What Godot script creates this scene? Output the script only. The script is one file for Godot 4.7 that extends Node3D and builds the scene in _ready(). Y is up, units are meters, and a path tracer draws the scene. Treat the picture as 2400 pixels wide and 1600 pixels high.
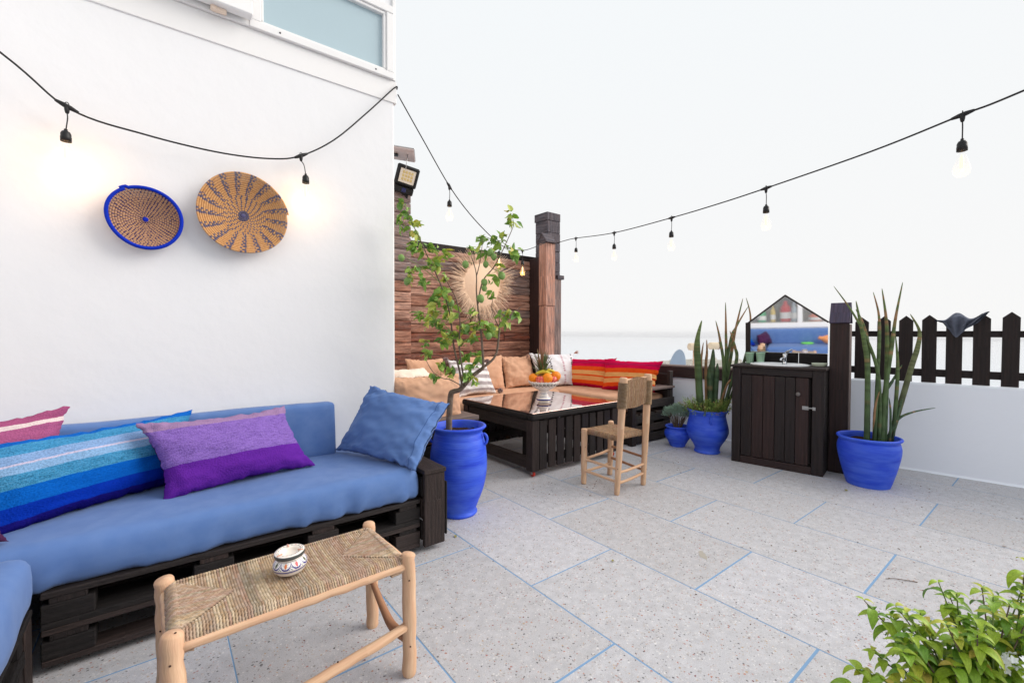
extends Node3D
# A roof terrace by the sea: white house wall, pallet sofas, pots, planters, wash stand and fence. x runs along the house wall, -z away from the viewer.

var rng := RandomNumberGenerator.new()
var used := {}
var M := {}

# ---------------------------------------------------------------- mesh builder
class MB:
	var v := PackedVector3Array()
	var t := PackedVector2Array()
	var c := PackedColorArray()
	var n := PackedVector3Array()
	var ix := PackedInt32Array()
	var col := Color.WHITE

	func vert(p: Vector3, uv := Vector2.ZERO, k := Color(-1, 0, 0)) -> int:
		v.append(p)
		t.append(uv)
		c.append(col if k.r < 0.0 else k)
		return v.size() - 1

	func tri(a: int, b: int, d: int) -> void: # counter-clockwise seen from outside
		ix.append(a)
		ix.append(d)
		ix.append(b)

	func quad(a: int, b: int, d: int, e: int) -> void:
		tri(a, b, d)
		tri(a, d, e)

	# flat face through points given in any order round the face, outward along o
	func face(ps: Array, o: Vector3, uvs: Array) -> void:
		var nn: Vector3 = (ps[1] - ps[0]).cross(ps[2] - ps[0])
		var b := v.size()
		for i in ps.size():
			vert(ps[i], uvs[i])
		for i in range(1, ps.size() - 1):
			if nn.dot(o) >= 0.0:
				tri(b, b + i, b + i + 1)
			else:
				tri(b, b + i + 1, b + i)

	func box(s: Vector3, xf := Transform3D(), e := 0.003, off := Vector2.ZERO) -> void:
		var h := s * 0.5
		e = minf(e, minf(h.x, minf(h.y, h.z)) * 0.8)
		var g := 0
		if s.y >= s.x and s.y >= s.z:
			g = 1
		elif s.z >= s.x and s.z >= s.y:
			g = 2
		var pt := func(sg: Vector3, a: int) -> Vector3:
			var p := Vector3(sg.x * h.x, sg.y * h.y, sg.z * h.z)
			for k in 3:
				if k != a:
					p[k] -= sg[k] * e
			return p
		var emit := func(loc: Array, o: Vector3, a: int) -> void:
			var uvs := []
			var ps := []
			var w := (g + 1) % 3
			if w == a:
				w = (g + 2) % 3
			var gg := g
			if g == a:
				gg = (a + 2) % 3
				w = (a + 1) % 3
			for p in loc:
				uvs.append(Vector2(p[gg], p[w] + 0.37 * a) + off)
				ps.append(xf * p)
			face(ps, xf.basis * o, uvs)
		for a in 3:
			var b := (a + 1) % 3
			var d := (a + 2) % 3
			for s1 in [-1.0, 1.0]:
				var loc := []
				for q in [[-1.0, -1.0], [1.0, -1.0], [1.0, 1.0], [-1.0, 1.0]]:
					var sg := Vector3.ZERO
					sg[a] = s1
					sg[b] = q[0]
					sg[d] = q[1]
					loc.append(pt.call(sg, a))
				var o := Vector3.ZERO
				o[a] = s1
				emit.call(loc, o, a)
				for s2 in [-1.0, 1.0]:
					var sg0 := Vector3.ZERO
					sg0[a] = s1
					sg0[b] = s2
					sg0[d] = -1.0
					var sg1 := sg0
					sg1[d] = 1.0
					var o2 := Vector3.ZERO
					o2[a] = s1
					o2[b] = s2
					emit.call([pt.call(sg0, a), pt.call(sg1, a), pt.call(sg1, b), pt.call(sg0, b)], o2, a)
		for sx in [-1.0, 1.0]:
			for sy in [-1.0, 1.0]:
				for sz in [-1.0, 1.0]:
					var sg := Vector3(sx, sy, sz)
					emit.call([pt.call(sg, 0), pt.call(sg, 1), pt.call(sg, 2)], sg, 0)

	# fn(u, v) with u, v in 0..1; outward = dP/du x dP/dv
	func grid(nu: int, nv: int, fn: Callable, us := 1.0, vs := 1.0) -> void:
		var b := v.size()
		for j in nv + 1:
			for i in nu + 1:
				var a := float(i) / nu
				var d := float(j) / nv
				vert(fn.call(a, d), Vector2(a * us, d * vs))
		for j in nv:
			for i in nu:
				var p := b + j * (nu + 1) + i
				quad(p, p + 1, p + nu + 2, p + nu + 1)

	func tube(pts: PackedVector3Array, rad: PackedFloat32Array, sides := 6, cap := true, cols := PackedColorArray(), flat := 1.0, twist := 0.0) -> void:
		var b := v.size()
		var cnt := pts.size()
		var nrm := Vector3.ZERO
		var along := 0.0
		for i in cnt:
			var tg := (pts[mini(i + 1, cnt - 1)] - pts[maxi(i - 1, 0)]).normalized()
			if i == 0:
				nrm = tg.cross(Vector3.UP if absf(tg.y) < 0.9 else Vector3.RIGHT).normalized()
			else:
				nrm = (nrm - tg * nrm.dot(tg)).normalized()
				along += pts[i].distance_to(pts[i - 1])
			var bn := tg.cross(nrm)
			var tw := along * twist
			for k in sides + 1:
				var a := TAU * k / sides
				var off := nrm * cos(a) + bn * sin(a) * flat
				if twist != 0.0:
					off = nrm * (cos(a) * cos(tw) - sin(a) * flat * sin(tw)) + bn * (cos(a) * sin(tw) + sin(a) * flat * cos(tw))
				vert(pts[i] + off * rad[i], Vector2(along, float(k) / sides), cols[i] if cols.size() > 0 else col)
		for i in cnt - 1:
			for k in sides:
				var p := b + i * (sides + 1) + k
				quad(p, p + 1, p + sides + 2, p + sides + 1)
		if cap:
			for e in [0, cnt - 1]:
				var k0: Color = cols[e] if cols.size() > 0 else col
				var m := vert(pts[e], Vector2(0.5, 0.5), k0)
				for k in sides:
					var p: int = b + e * (sides + 1) + k
					if e == 0:
						tri(m, p + 1, p)
					else:
						tri(m, p, p + 1)

	# profile: points (radius, height), going up on the outside
	func lathe(pr: PackedVector2Array, seg := 32, o := Vector3.ZERO, wob := 0.0) -> void:
		var cnt := pr.size()
		var len := PackedFloat32Array([0.0])
		for i in range(1, cnt):
			len.append(len[i - 1] + pr[i].distance_to(pr[i - 1]))
		var f := func(a: float, d: float) -> Vector3:
			var i := clampi(int(round(d * (cnt - 1))), 0, cnt - 1)
			var an := TAU * a
			var r := pr[i].x * (1.0 + wob * sin(an * 2.0 + pr[i].y * 9.0) + wob * 0.6 * sin(an * 3.0 - pr[i].y * 17.0))
			return o + Vector3(r * cos(an), pr[i].y, -r * sin(an))
		var b := v.size()
		grid(seg, cnt - 1, f)
		for j in cnt:
			for i in seg + 1:
				t[b + j * (seg + 1) + i] = Vector2(float(i) / seg, len[j] / len[cnt - 1])

	func done(smooth := true) -> ArrayMesh:
		var ar := []
		ar.resize(Mesh.ARRAY_MAX)
		ar[Mesh.ARRAY_VERTEX] = v
		ar[Mesh.ARRAY_TEX_UV] = t
		ar[Mesh.ARRAY_COLOR] = c
		ar[Mesh.ARRAY_INDEX] = ix
		if not smooth:
			n.resize(v.size())
			for i in range(0, ix.size(), 3):
				var nn := (v[ix[i + 2]] - v[ix[i]]).cross(v[ix[i + 1]] - v[ix[i]]).normalized()
				n[ix[i]] = nn
				n[ix[i + 1]] = nn
				n[ix[i + 2]] = nn
			ar[Mesh.ARRAY_NORMAL] = n
		else:
			n.resize(v.size())
			n.fill(Vector3.UP)
			ar[Mesh.ARRAY_NORMAL] = n
		var st := SurfaceTool.new()
		st.create_from_arrays(ar)
		if smooth:
			st.generate_normals()
			st.index()
		st.generate_tangents()
		return st.commit()

# ---------------------------------------------------------------- naming
func numbered(called: String) -> String:
	var k: int = used.get(called, 0)
	used[called] = k + 1
	return called if k == 0 else "%s_%03d" % [called, k]

func tag(o: Node, label: String, category: String, group := "", kind := "") -> Node:
	if label: o.set_meta("label", label)
	if category: o.set_meta("category", category)
	if group: o.set_meta("group", group)
	if kind: o.set_meta("kind", kind)
	return o

func thing(called: String, label: String, category: String, at := Vector3.ZERO, turn := 0.0, group := "") -> Node3D:
	var o := Node3D.new()
	o.name = numbered(called)
	add_child(o)
	o.position = at
	o.rotation.y = turn
	tag(o, label, category, group)
	return o

func part(called: String, mesh: Mesh, m: Material, parent: Node = self, xf := Transform3D()) -> MeshInstance3D:
	var o := MeshInstance3D.new()
	o.name = numbered(called) if parent == self else called
	o.mesh = mesh
	o.material_override = m
	o.transform = xf
	parent.add_child(o, true)
	return o

func solo(called: String, label: String, category: String, mesh: Mesh, m: Material, xf := Transform3D(), group := "") -> MeshInstance3D:
	var o := part(called, mesh, m, self, xf)
	tag(o, label, category, group)
	return o

func at(p: Vector3, yaw := 0.0, pitch := 0.0, roll := 0.0) -> Transform3D:
	return Transform3D(Basis.from_euler(Vector3(pitch, yaw, roll)), p)

# a board given by its two corners
func board(called: String, a: Vector3, b: Vector3, m: Material, parent: Node, e := 0.003, rot := Vector3.ZERO) -> MeshInstance3D:
	var mb := MB.new()
	mb.box((b - a).abs(), Transform3D(), e, Vector2(rng.randf() * 7.0, rng.randf() * 7.0))
	return part(called, mb.done(false), m, parent, Transform3D(Basis.from_euler(rot), (a + b) * 0.5))

func jit(s: float) -> float:
	return rng.randf_range(-s, s)

func lin(r: int, g: int, b: int) -> Color:
	return Color(r / 255.0, g / 255.0, b / 255.0).srgb_to_linear()

func srgb(r: int, g: int, b: int) -> Color:
	return Color(r / 255.0, g / 255.0, b / 255.0)

func path(ps: Array, per := 8) -> PackedVector3Array: # smooth curve through points
	var out := PackedVector3Array()
	for i in ps.size() - 1:
		var a: Vector3 = ps[maxi(i - 1, 0)]
		var b: Vector3 = ps[i]
		var c: Vector3 = ps[i + 1]
		var d: Vector3 = ps[mini(i + 2, ps.size() - 1)]
		for k in per:
			out.append(b.cubic_interpolate(c, a, d, float(k) / per))
	out.append(ps[-1])
	return out

func taper(cnt: int, r0: float, r1: float, pw := 1.0) -> PackedFloat32Array:
	var out := PackedFloat32Array()
	for i in cnt:
		out.append(lerpf(r0, r1, pow(float(i) / maxf(1.0, cnt - 1), pw)))
	return out

# ---------------------------------------------------------------- textures
func tex(im: Image) -> ImageTexture:
	im.generate_mipmaps()
	return ImageTexture.create_from_image(im)

func noise(sd: int, fr: float, oct := 4) -> FastNoiseLite:
	var f := FastNoiseLite.new()
	f.seed = sd
	f.noise_type = FastNoiseLite.TYPE_SIMPLEX_SMOOTH
	f.frequency = fr
	f.fractal_octaves = oct
	return f

# grain along u: returns colour texture and normal texture
func wood_maps(sd: int, size: int, cols: Array, sx: float, sy: float, bump: float) -> Array:
	var a := noise(sd, 0.01, 4)
	var b := noise(sd + 7, 0.05, 3)
	var d := noise(sd + 13, 0.006, 3)
	var im := Image.create(size, size, false, Image.FORMAT_RGB8)
	var hm := Image.create(size, size, false, Image.FORMAT_RGB8)
	for y in size:
		var wy := minf(1.0, minf(y, size - y) / (size * 0.06))
		for x in size:
			var w := d.get_noise_2d(x * 0.8, y * 0.8) * 14.0
			var g1 := a.get_noise_2d(x * sx, y * sy + w)
			var g2 := b.get_noise_2d(x * sx * 1.3, y * sy * 2.2 + w)
			var k := clampf(0.5 + g1 * 0.75 + g2 * 0.3, 0.0, 1.0)
			var patch := clampf(0.5 + d.get_noise_2d(x * 1.7 + 400.0, y * 3.0) * 1.3, 0.0, 1.0)
			var c: Color = (cols[0] as Color).lerp(cols[1], k).lerp(cols[2], patch * 0.6)
			im.set_pixel(x, y, c)
			var h := clampf(0.5 + g1 * 0.5 + g2 * 0.45, 0.0, 1.0) * lerpf(0.9, 1.0, wy)
			hm.set_pixel(x, y, Color(h, h, h))
	hm.bump_map_to_normal_map(bump)
	return [tex(im), tex(hm)]

func noise_maps(sd: int, size: int, fr: float, oct: int, bump: float, ramp := []) -> Array:
	var f := noise(sd, fr, oct)
	var im := f.get_seamless_image(size, size)
	im.convert(Image.FORMAT_RGB8)
	var out := [null, null]
	if ramp.size() > 0:
		var ci := Image.create(size, size, false, Image.FORMAT_RGB8)
		for y in size:
			for x in size:
				var k := im.get_pixel(x, y).r
				ci.set_pixel(x, y, (ramp[0] as Color).lerp(ramp[1], k))
		out[0] = tex(ci)
	im.bump_map_to_normal_map(bump)
	out[1] = tex(im)
	return out

func terrazzo(size: int) -> Array:
	var r := RandomNumberGenerator.new()
	r.seed = 77
	var f := noise(5, 0.02, 4)
	var g := noise(6, 0.35, 2)
	var im := Image.create(size, size, false, Image.FORMAT_RGB8)
	for y in size:
		for x in size:
			var k := 0.5 + 0.5 * f.get_noise_2d(x, y) * minf(1.0, minf(minf(x, size - x), minf(y, size - y)) / 60.0)
			k = 0.678 + 0.1 * k + 0.1 * g.get_noise_2d(x, y)
			im.set_pixel(x, y, Color(k * 0.99, k * 0.987, k * 1.008))
	var tones := [srgb(198, 193, 192), srgb(214, 212, 212), srgb(186, 179, 178), srgb(160, 156, 154), srgb(112, 110, 112), srgb(84, 80, 82), srgb(168, 112, 104), srgb(176, 128, 112), srgb(120, 70, 70), srgb(186, 160, 132)]
	var share := [0.24, 0.48, 0.64, 0.79, 0.855, 0.882, 0.91, 0.955, 0.965, 1.0]
	for n in 26000:
		var cx := r.randf() * size
		var cy := r.randf() * size
		var u := r.randf()
		var ti := 0
		while share[ti] < u:
			ti += 1
		var c: Color = tones[ti]
		c = c.lightened(r.randf() * 0.1).darkened(r.randf() * 0.1)
		var big := pow(r.randf(), 2.5)
		var ra := 0.75 + big * 2.6
		var rb := ra * r.randf_range(0.45, 1.0)
		var an := r.randf() * PI
		var ca := cos(an)
		var sa := sin(an)
		var ph := r.randf() * TAU
		var R := int(ceil(ra * 1.3))
		for dy in range(-R, R + 1):
			for dx in range(-R, R + 1):
				var x1 := (dx * ca + dy * sa) / ra
				var y1 := (-dx * sa + dy * ca) / rb
				var q := x1 * x1 + y1 * y1
				var th := atan2(y1, x1)
				if q < 1.0 + 0.25 * sin(3.0 * th + ph) + 0.15 * sin(5.0 * th + ph * 2.0):
					im.set_pixel(posmod(int(cx) + dx, size), posmod(int(cy) + dy, size), c)
	return [tex(im)]

# bands: array of [lower edge 0..1 from the top, colour, heather amount]
func band_tex(bands: Array, sd: int, w := 256, h := 256) -> ImageTexture:
	var f := noise(sd, 0.08, 3)
	var g := noise(sd + 1, 0.5, 1)
	var im := Image.create(w, h, false, Image.FORMAT_RGB8)
	for y in h:
		for x in w:
			var yy := (y + 0.5) / h + 0.004 * f.get_noise_2d(x * 0.6, 3.0)
			var bi := 0
			while bi < bands.size() - 1 and yy > bands[bi][0]:
				bi += 1
			var c: Color = bands[bi][1]
			var hz: float = bands[bi][2]
			var k := f.get_noise_2d(x * 0.45, y * 7.0) * 0.7 + g.get_noise_2d(x * 1.0, y * 2.6) * 0.6
			if k > 0.0:
				c = c.lerp(Color(0.84, 0.82, 0.9), clampf(k * hz * 0.6, 0.0, 0.6))
			else:
				c = c.darkened(clampf(-k * (hz * 0.7 + 0.12), 0.0, 0.7))
			im.set_pixel(x, y, c)
	return tex(im)

func mat(key: String, albedo: Color, rough := 0.8, opts := {}) -> StandardMaterial3D:
	var m := StandardMaterial3D.new()
	m.resource_name = key
	m.albedo_color = albedo
	m.roughness = rough
	m.metallic_specular = opts.get("spec", 0.4)
	m.metallic = opts.get("metal", 0.0)
	if opts.has("tex"):
		m.albedo_texture = opts.tex
	if opts.has("norm"):
		m.normal_enabled = true
		m.normal_texture = opts.norm
		m.normal_scale = opts.get("nscale", 1.0)
	if opts.has("scale"):
		m.uv1_scale = opts.scale
	if opts.get("tri", false):
		m.uv1_triplanar = true
		m.uv1_world_triplanar = opts.get("world", false)
	if opts.get("vc", false):
		m.vertex_color_use_as_albedo = true
	if opts.has("back"):
		m.backlight_enabled = true
		m.backlight = opts.back
	if opts.get("coat", 0.0) > 0.0:
		m.clearcoat_enabled = true
		m.clearcoat = opts.coat
		m.clearcoat_roughness = opts.get("coatr", 0.2)
	if opts.has("rim"):
		m.rim_enabled = true
		m.rim = opts.rim
		m.rim_tint = 0.6
	M[key] = m
	return m

# ---------------------------------------------------------------- shapes shared by several things
# cushion from four corners (top left, top right, bottom right, bottom left seen from its front)
func pillow(called: String, label: String, cs: Array, thick: float, m: Material, o := {}) -> MeshInstance3D:
	var mb := MB.new()
	var cen: Vector3 = (cs[0] + cs[1] + cs[2] + cs[3]) * 0.25
	var nr: Vector3 = ((cs[1] - cs[0]) + (cs[2] - cs[3])).cross((cs[0] - cs[3]) + (cs[1] - cs[2])).normalized()
	var bow: float = o.get("bow", 0.07) * 1.5
	var pw: float = o.get("pow", 0.5)
	var wr: float = o.get("wr", 0.005)
	var f := noise(o.get("seed", 3), 2.6, 3)
	var g := noise(int(o.get("seed", 3)) + 50, 1.0, 2)
	var N: int = o.get("n", 44)
	var sag: float = o.get("sag", 0.0)
	for side in [1.0, -1.0]:
		var fn := func(a: float, b: float) -> Vector3:
			var u := a * 2.0 - 1.0
			var w := b * 2.0 - 1.0
			if side < 0.0:
				u = -u
			u = sin(u * PI * 0.5) * 0.35 + u * 0.65
			w = sin(w * PI * 0.5) * 0.35 + w * 0.65
			var uu := u * (1.0 - bow * (1.0 - w * w) * u * u)
			var ww := w * (1.0 - bow * 1.2 * (1.0 - u * u) * w * w)
			uu += f.get_noise_2d(w * 2.0, side * 0.0 + signf(u) * 5.0) * 0.035 * pow(absf(u), 6.0)
			ww += f.get_noise_2d(u * 2.6 + 40.0, signf(w) * 5.0) * 0.05 * pow(absf(w), 6.0)
			ww -= sag * (1.0 - u * u) * (0.5 + 0.5 * w)
			var top: Vector3 = (cs[0] as Vector3).lerp(cs[1], uu * 0.5 + 0.5)
			var bot: Vector3 = (cs[3] as Vector3).lerp(cs[2], uu * 0.5 + 0.5)
			var p := bot.lerp(top, ww * 0.5 + 0.5)
			var e := (1.0 - u * u) * (1.0 - w * w)
			var th := thick * 0.5 * pow(maxf(e, 0.0), pw) + 0.004
			# creases that run in from the corners and along the seams
			var edge := clampf(1.0 - sqrt(e) * 1.1, 0.0, 1.0)
			var cr := f.get_noise_3d(u * 2.2 + side * 9.0, w * 1.2, 0.0) * wr * (0.35 + edge * 1.8) + g.get_noise_2d(u * 1.4, w * 1.6 + side * 4.0) * wr * 2.0
			cr += sin((u * w) * 9.0 + f.get_noise_2d(u, w) * 5.0) * wr * 0.5 * edge
			return p + nr * side * (th + cr * minf(1.0, e * 14.0)) + Vector3(0, cr * 0.6 * edge, 0) * minf(1.0, e * 20.0 + 0.3)
		var b0 := mb.v.size()
		mb.grid(N, N, fn)
		for j in N + 1:
			for i in N + 1:
				var uu := float(i) / N
				mb.t[b0 + j * (N + 1) + i] = Vector2(uu if side > 0.0 else 1.0 - uu, 1.0 - float(j) / N)
	var made := solo(called, label, o.get("cat", "pillow"), mb.done(true), m, Transform3D(), o.get("group", ""))
	for col in o.get("seams", []): # stitched seam lines down the front, as shares of the grid
		var sm := MB.new()
		var sp := PackedVector3Array()
		for j in range(1, N):
			sp.append(mb.v[0 + j * (N + 1) + int(col * N)] + nr * 0.0004)
		sm.tube(sp, taper(sp.size(), 0.0016, 0.0016), 5)
		part("seam", sm.done(true), M.thread_blue, made)
	return made

# box cushion with rounded edges, soft and slightly uneven
func soft_box(s: Vector3, r: float, step: float, amp: float, sd: int, o := {}) -> ArrayMesh:
	var mb := MB.new()
	var h := s * 0.5
	var f := noise(sd, 1.6, 3)
	var g := noise(sd + 3, 6.0, 2)
	var crown: float = o.get("crown", 0.0)
	var fold: float = o.get("fold", 0.0)
	for a in 3:
		var b := (a + 1) % 3
		var d := (a + 2) % 3
		for sg in [1.0, -1.0]:
			var nu := maxi(4, int(s[b] / step))
			var nv := maxi(4, int(s[d] / step))
			var fn := func(p: float, q: float) -> Vector3:
				var x := Vector3.ZERO
				var pp: float = (p * 2.0 - 1.0) * sg
				var qq := q * 2.0 - 1.0
				pp = pp * 0.6 + 0.4 * sin(pp * PI * 0.5)
				qq = qq * 0.6 + 0.4 * sin(qq * PI * 0.5)
				x[a] = sg * h[a]
				x[b] = pp * h[b]
				x[d] = qq * h[d]
				var inn := Vector3(clampf(x.x, -h.x + r, h.x - r), clampf(x.y, -h.y + r, h.y - r), clampf(x.z, -h.z + r, h.z - r))
				var nn := (x - inn).normalized()
				var y := inn + nn * r
				var k := f.get_noise_3dv(y * 1.3) * amp + g.get_noise_3dv(Vector3(y.x, y.y * 0.45, y.z)) * amp * 0.35
				k += fold * sin(y.x * 17.0 + f.get_noise_2d(y.x * 2.0, y.y) * 6.0) * clampf(-nn.y * 0.4 + absf(nn.z), 0.0, 1.0) * clampf(0.5 - y.y / s.y, 0.0, 1.0)
				y += nn * k
				y.y += crown * (1.0 - pow(y.x / h.x, 2.0)) * (1.0 - pow(y.z / h.z, 2.0)) * signf(nn.y + 0.001)
				return y
			mb.grid(nu, nv, fn, s[b], s[d])
	return mb.done(true)

# a stacked pallet: boards and blocks as parts, along x, front at +z
func pallet(o: Node3D, c: Vector3, w: float, d: float, layers: int, lh: float, m: Array, blocks := 3) -> void:
	for l in layers:
		var y := c.y + l * lh
		for k in 3:
			var z := c.z + (k - 1) * (d * 0.5 - 0.05)
			board("bottom_board", Vector3(c.x - w * 0.5, y, z - 0.05), Vector3(c.x + w * 0.5, y + 0.022, z + 0.05 + jit(0.003)), m[rng.randi() % m.size()], o)
			for b in blocks:
				var x := c.x - w * 0.5 + 0.07 + (w - 0.14) * b / (blocks - 1.0)
				board("block", Vector3(x - 0.07, y + 0.022, z - 0.048), Vector3(x + 0.07, y + lh - 0.044, z + 0.048 + jit(0.003)), m[rng.randi() % m.size()], o)
		for b in blocks:
			var x := c.x - w * 0.5 + 0.07 + (w - 0.14) * b / (blocks - 1.0)
			board("cross_board", Vector3(x - 0.05, y + lh - 0.044, c.z - d * 0.5), Vector3(x + 0.05, y + lh - 0.022, c.z + d * 0.5 - 0.004), m[rng.randi() % m.size()], o)
		for k in 6:
			var z := c.z - d * 0.5 + 0.05 + (d - 0.1) * k / 5.0
			board("deck_board", Vector3(c.x - w * 0.5, y + lh - 0.022, z - 0.05), Vector3(c.x + w * 0.5, y + lh, z + 0.05 + jit(0.003)), m[rng.randi() % m.size()], o)

func pot(called: String, label: String, cen: Vector3, prof: Array, inner: float, soil_y: float, ribs := 0.0, handles := []) -> Node3D:
	var o := thing(called, label, "flower pot", cen)
	var pts := []
	for p in prof:
		pts.append(Vector3(p[0], p[1], 0))
	var sm := path(pts, 7)
	var pr := PackedVector2Array([Vector2(0.0, 0.0)])
	for i in sm.size():
		var rr := sm[i].x + (ribs * sin(sm[i].y * 330.0) if sm[i].y < prof[-1][1] * 0.75 else 0.0)
		pr.append(Vector2(rr, sm[i].y))
	var top: Vector2 = pr[-1]
	# rolled rim and the inside wall
	for k in 6:
		var a := PI * k / 6.0
		pr.append(top + Vector2(-0.012 + 0.012 * cos(a), 0.012 * sin(a)))
	pr.append(Vector2(inner, top.y - 0.03))
	pr.append(Vector2(inner * 0.98, soil_y - 0.03))
	var mb := MB.new()
	mb.lathe(pr, 72, Vector3.ZERO, 0.004)
	part("body", mb.done(true), M.cobalt, o)
	var sb := MB.new()
	var f := noise(int(cen.x * 100.0), 18.0, 3)
	sb.grid(40, 14, func(a: float, b: float) -> Vector3:
		var r := inner * 0.985 * (1.0 - b)
		var an := TAU * a
		return Vector3(r * cos(an), soil_y + f.get_noise_2d(r * cos(an), r * sin(an)) * 0.014 + 0.01 * b, -r * sin(an)), 0.5, 0.5)
	part("soil", sb.done(true), M.soil, o)
	for hd in handles: # small ring lugs: [angle, height, radius out]
		var hb := MB.new()
		var pp := []
		for k in 9:
			var a := -PI * 0.5 + PI * k / 8.0
			pp.append(Vector3(cos(hd[0]) * (hd[2] + 0.026 * cos(a)), hd[1] + 0.035 * sin(a), -sin(hd[0]) * (hd[2] + 0.026 * cos(a))))
		var sp := path(pp, 3)
		hb.tube(sp, taper(sp.size(), 0.009, 0.009), 8)
		part("handle", hb.done(true), M.cobalt, o)
	return o

# leaf blade: base at the origin, along +y, face towards +z
func leaf_mesh(len: float, wid: float, curl: float, fold: float, tip := 1.6, wave := 0.0) -> ArrayMesh:
	var mb := MB.new()
	mb.grid(4, 9, func(a: float, b: float) -> Vector3:
		var u := a * 2.0 - 1.0
		var w := wid * 0.5 * pow(sin(PI * pow(b, 0.8)), 0.85) * (1.0 - 0.25 * pow(b, tip)) + 0.0012
		var ang := curl * b
		var y := len * (sin(ang) / curl if absf(curl) > 0.001 else b)
		var z := -len * ((1.0 - cos(ang)) / curl if absf(curl) > 0.001 else 0.0)
		return Vector3(u * w, y, z + absf(u) * fold * w + wave * sin(b * 11.0) * u * w))
	return mb.done(true)

func leaf_xf(p: Vector3, dir: Vector3, up: Vector3, s := 1.0) -> Transform3D:
	var y := dir.normalized()
	var x := y.cross(up)
	if x.length() < 0.05:
		x = y.cross(Vector3(0.3, 0.2, 1.0))
	x = x.normalized()
	return Transform3D(Basis(x * s, y * s, x.cross(y) * s), p)

# twisted rope of two plies along a path
func rope(mb: MB, pts: PackedVector3Array, r: float, c: Color, sides := 6) -> void:
	var cols := PackedColorArray()
	var k := c
	for i in pts.size():
		if i % 4 == 0:
			k = c.lightened(rng.randf() * 0.22).darkened(rng.randf() * 0.28)
		cols.append(k)
	mb.tube(pts, taper(pts.size(), r, r), sides, false, cols, 0.74, 300.0)

func straw() -> Color:
	var u := rng.randf()
	var c := lin(204, 172, 144)
	if u < 0.25:
		c = lin(214, 184, 150)
	elif u < 0.45:
		c = lin(200, 164, 142)
	elif u < 0.58:
		c = lin(192, 172, 146)
	elif u < 0.68:
		c = lin(224, 200, 168)
	return c.darkened(rng.randf() * 0.14)

# rush seat woven over four rails: strands run square to each rail and meet on the mitre lines
func rush_seat(L: float, W: float, y: float, pitch: float, rail: float, sag: float, skew := 0.0) -> ArrayMesh:
	var mb := MB.new()
	var hl := L * 0.5
	var hw := W * 0.5
	for axis in 2:
		var span := L if axis == 0 else W
		var half := hw if axis == 0 else hl
		var cnt := int(span / pitch)
		var tone := straw()
		for i in cnt:
			var s := -span * 0.5 + (i + 0.5) * span / cnt
			if i % 2 == 0 or rng.randf() < 0.4:
				tone = straw()
			for sg in [-1.0, 1.0]:
				var stop: float = maxf(0.0, absf(s) - (hl - hw)) if axis == 0 else hl - hw + absf(s)
				if axis == 1 and hl - hw < 0.0:
					stop = maxf(0.0, absf(s) - (hw - hl))
				var pts := PackedVector3Array()
				var n1 := maxi(2, int((half - stop) / 0.004))
				for k in n1:
					var q: float = lerpf(stop, half - rail, float(k) / n1)
					var e := clampf((half - q) / half, 0.0, 1.0)
					var yy := y - sag * (1.0 - pow(1.0 - e, 2.5)) + jit(0.0004)
					pts.append(Vector3(s, yy, sg * q) if axis == 0 else Vector3(sg * q, yy, s))
				for k in 24:
					var a := PI * 1.05 * k / 23.0
					var q := half - rail + sin(a) * rail
					var yy := y - rail + cos(a) * rail
					pts.append(Vector3(s, yy, sg * q) if axis == 0 else Vector3(sg * q, yy, s))
				var q2 := half - rail - 0.03
				var y2 := y - rail * 2.0 - 0.002
				pts.append(Vector3(s, y2, sg * q2) if axis == 0 else Vector3(sg * q2, y2, s))
				rope(mb, pts, pitch * 0.72, tone)
	return mb.done(true)

# a peeled pole with a slight bend and knots
func pole(a: Vector3, b: Vector3, r0: float, r1: float, bend := 0.0, sd := 1, sides := 12, round_ends := true) -> ArrayMesh:
	var mb := MB.new()
	var f := noise(sd, 3.0, 2)
	var cnt := 16
	var pts := PackedVector3Array()
	var rad := PackedFloat32Array()
	var ax := (b - a).normalized()
	var side := ax.cross(Vector3(0.3, 0.5, 0.8)).normalized()
	for i in cnt:
		var q := float(i) / (cnt - 1)
		if round_ends:
			q = q * q * (3.0 - 2.0 * q)
		pts.append(a.lerp(b, q) + side * (sin(q * PI) * bend + f.get_noise_1d(q * 3.0) * r0 * 0.2))
		var r := lerpf(r0, r1, q) * (1.0 + 0.1 * f.get_noise_1d(q * 5.0 + 20.0))
		if round_ends and (i == 0 or i == cnt - 1):
			r *= 0.86
		rad.append(r)
	mb.tube(pts, rad, sides, true)
	# flat ends
	return mb.done(true)

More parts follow.
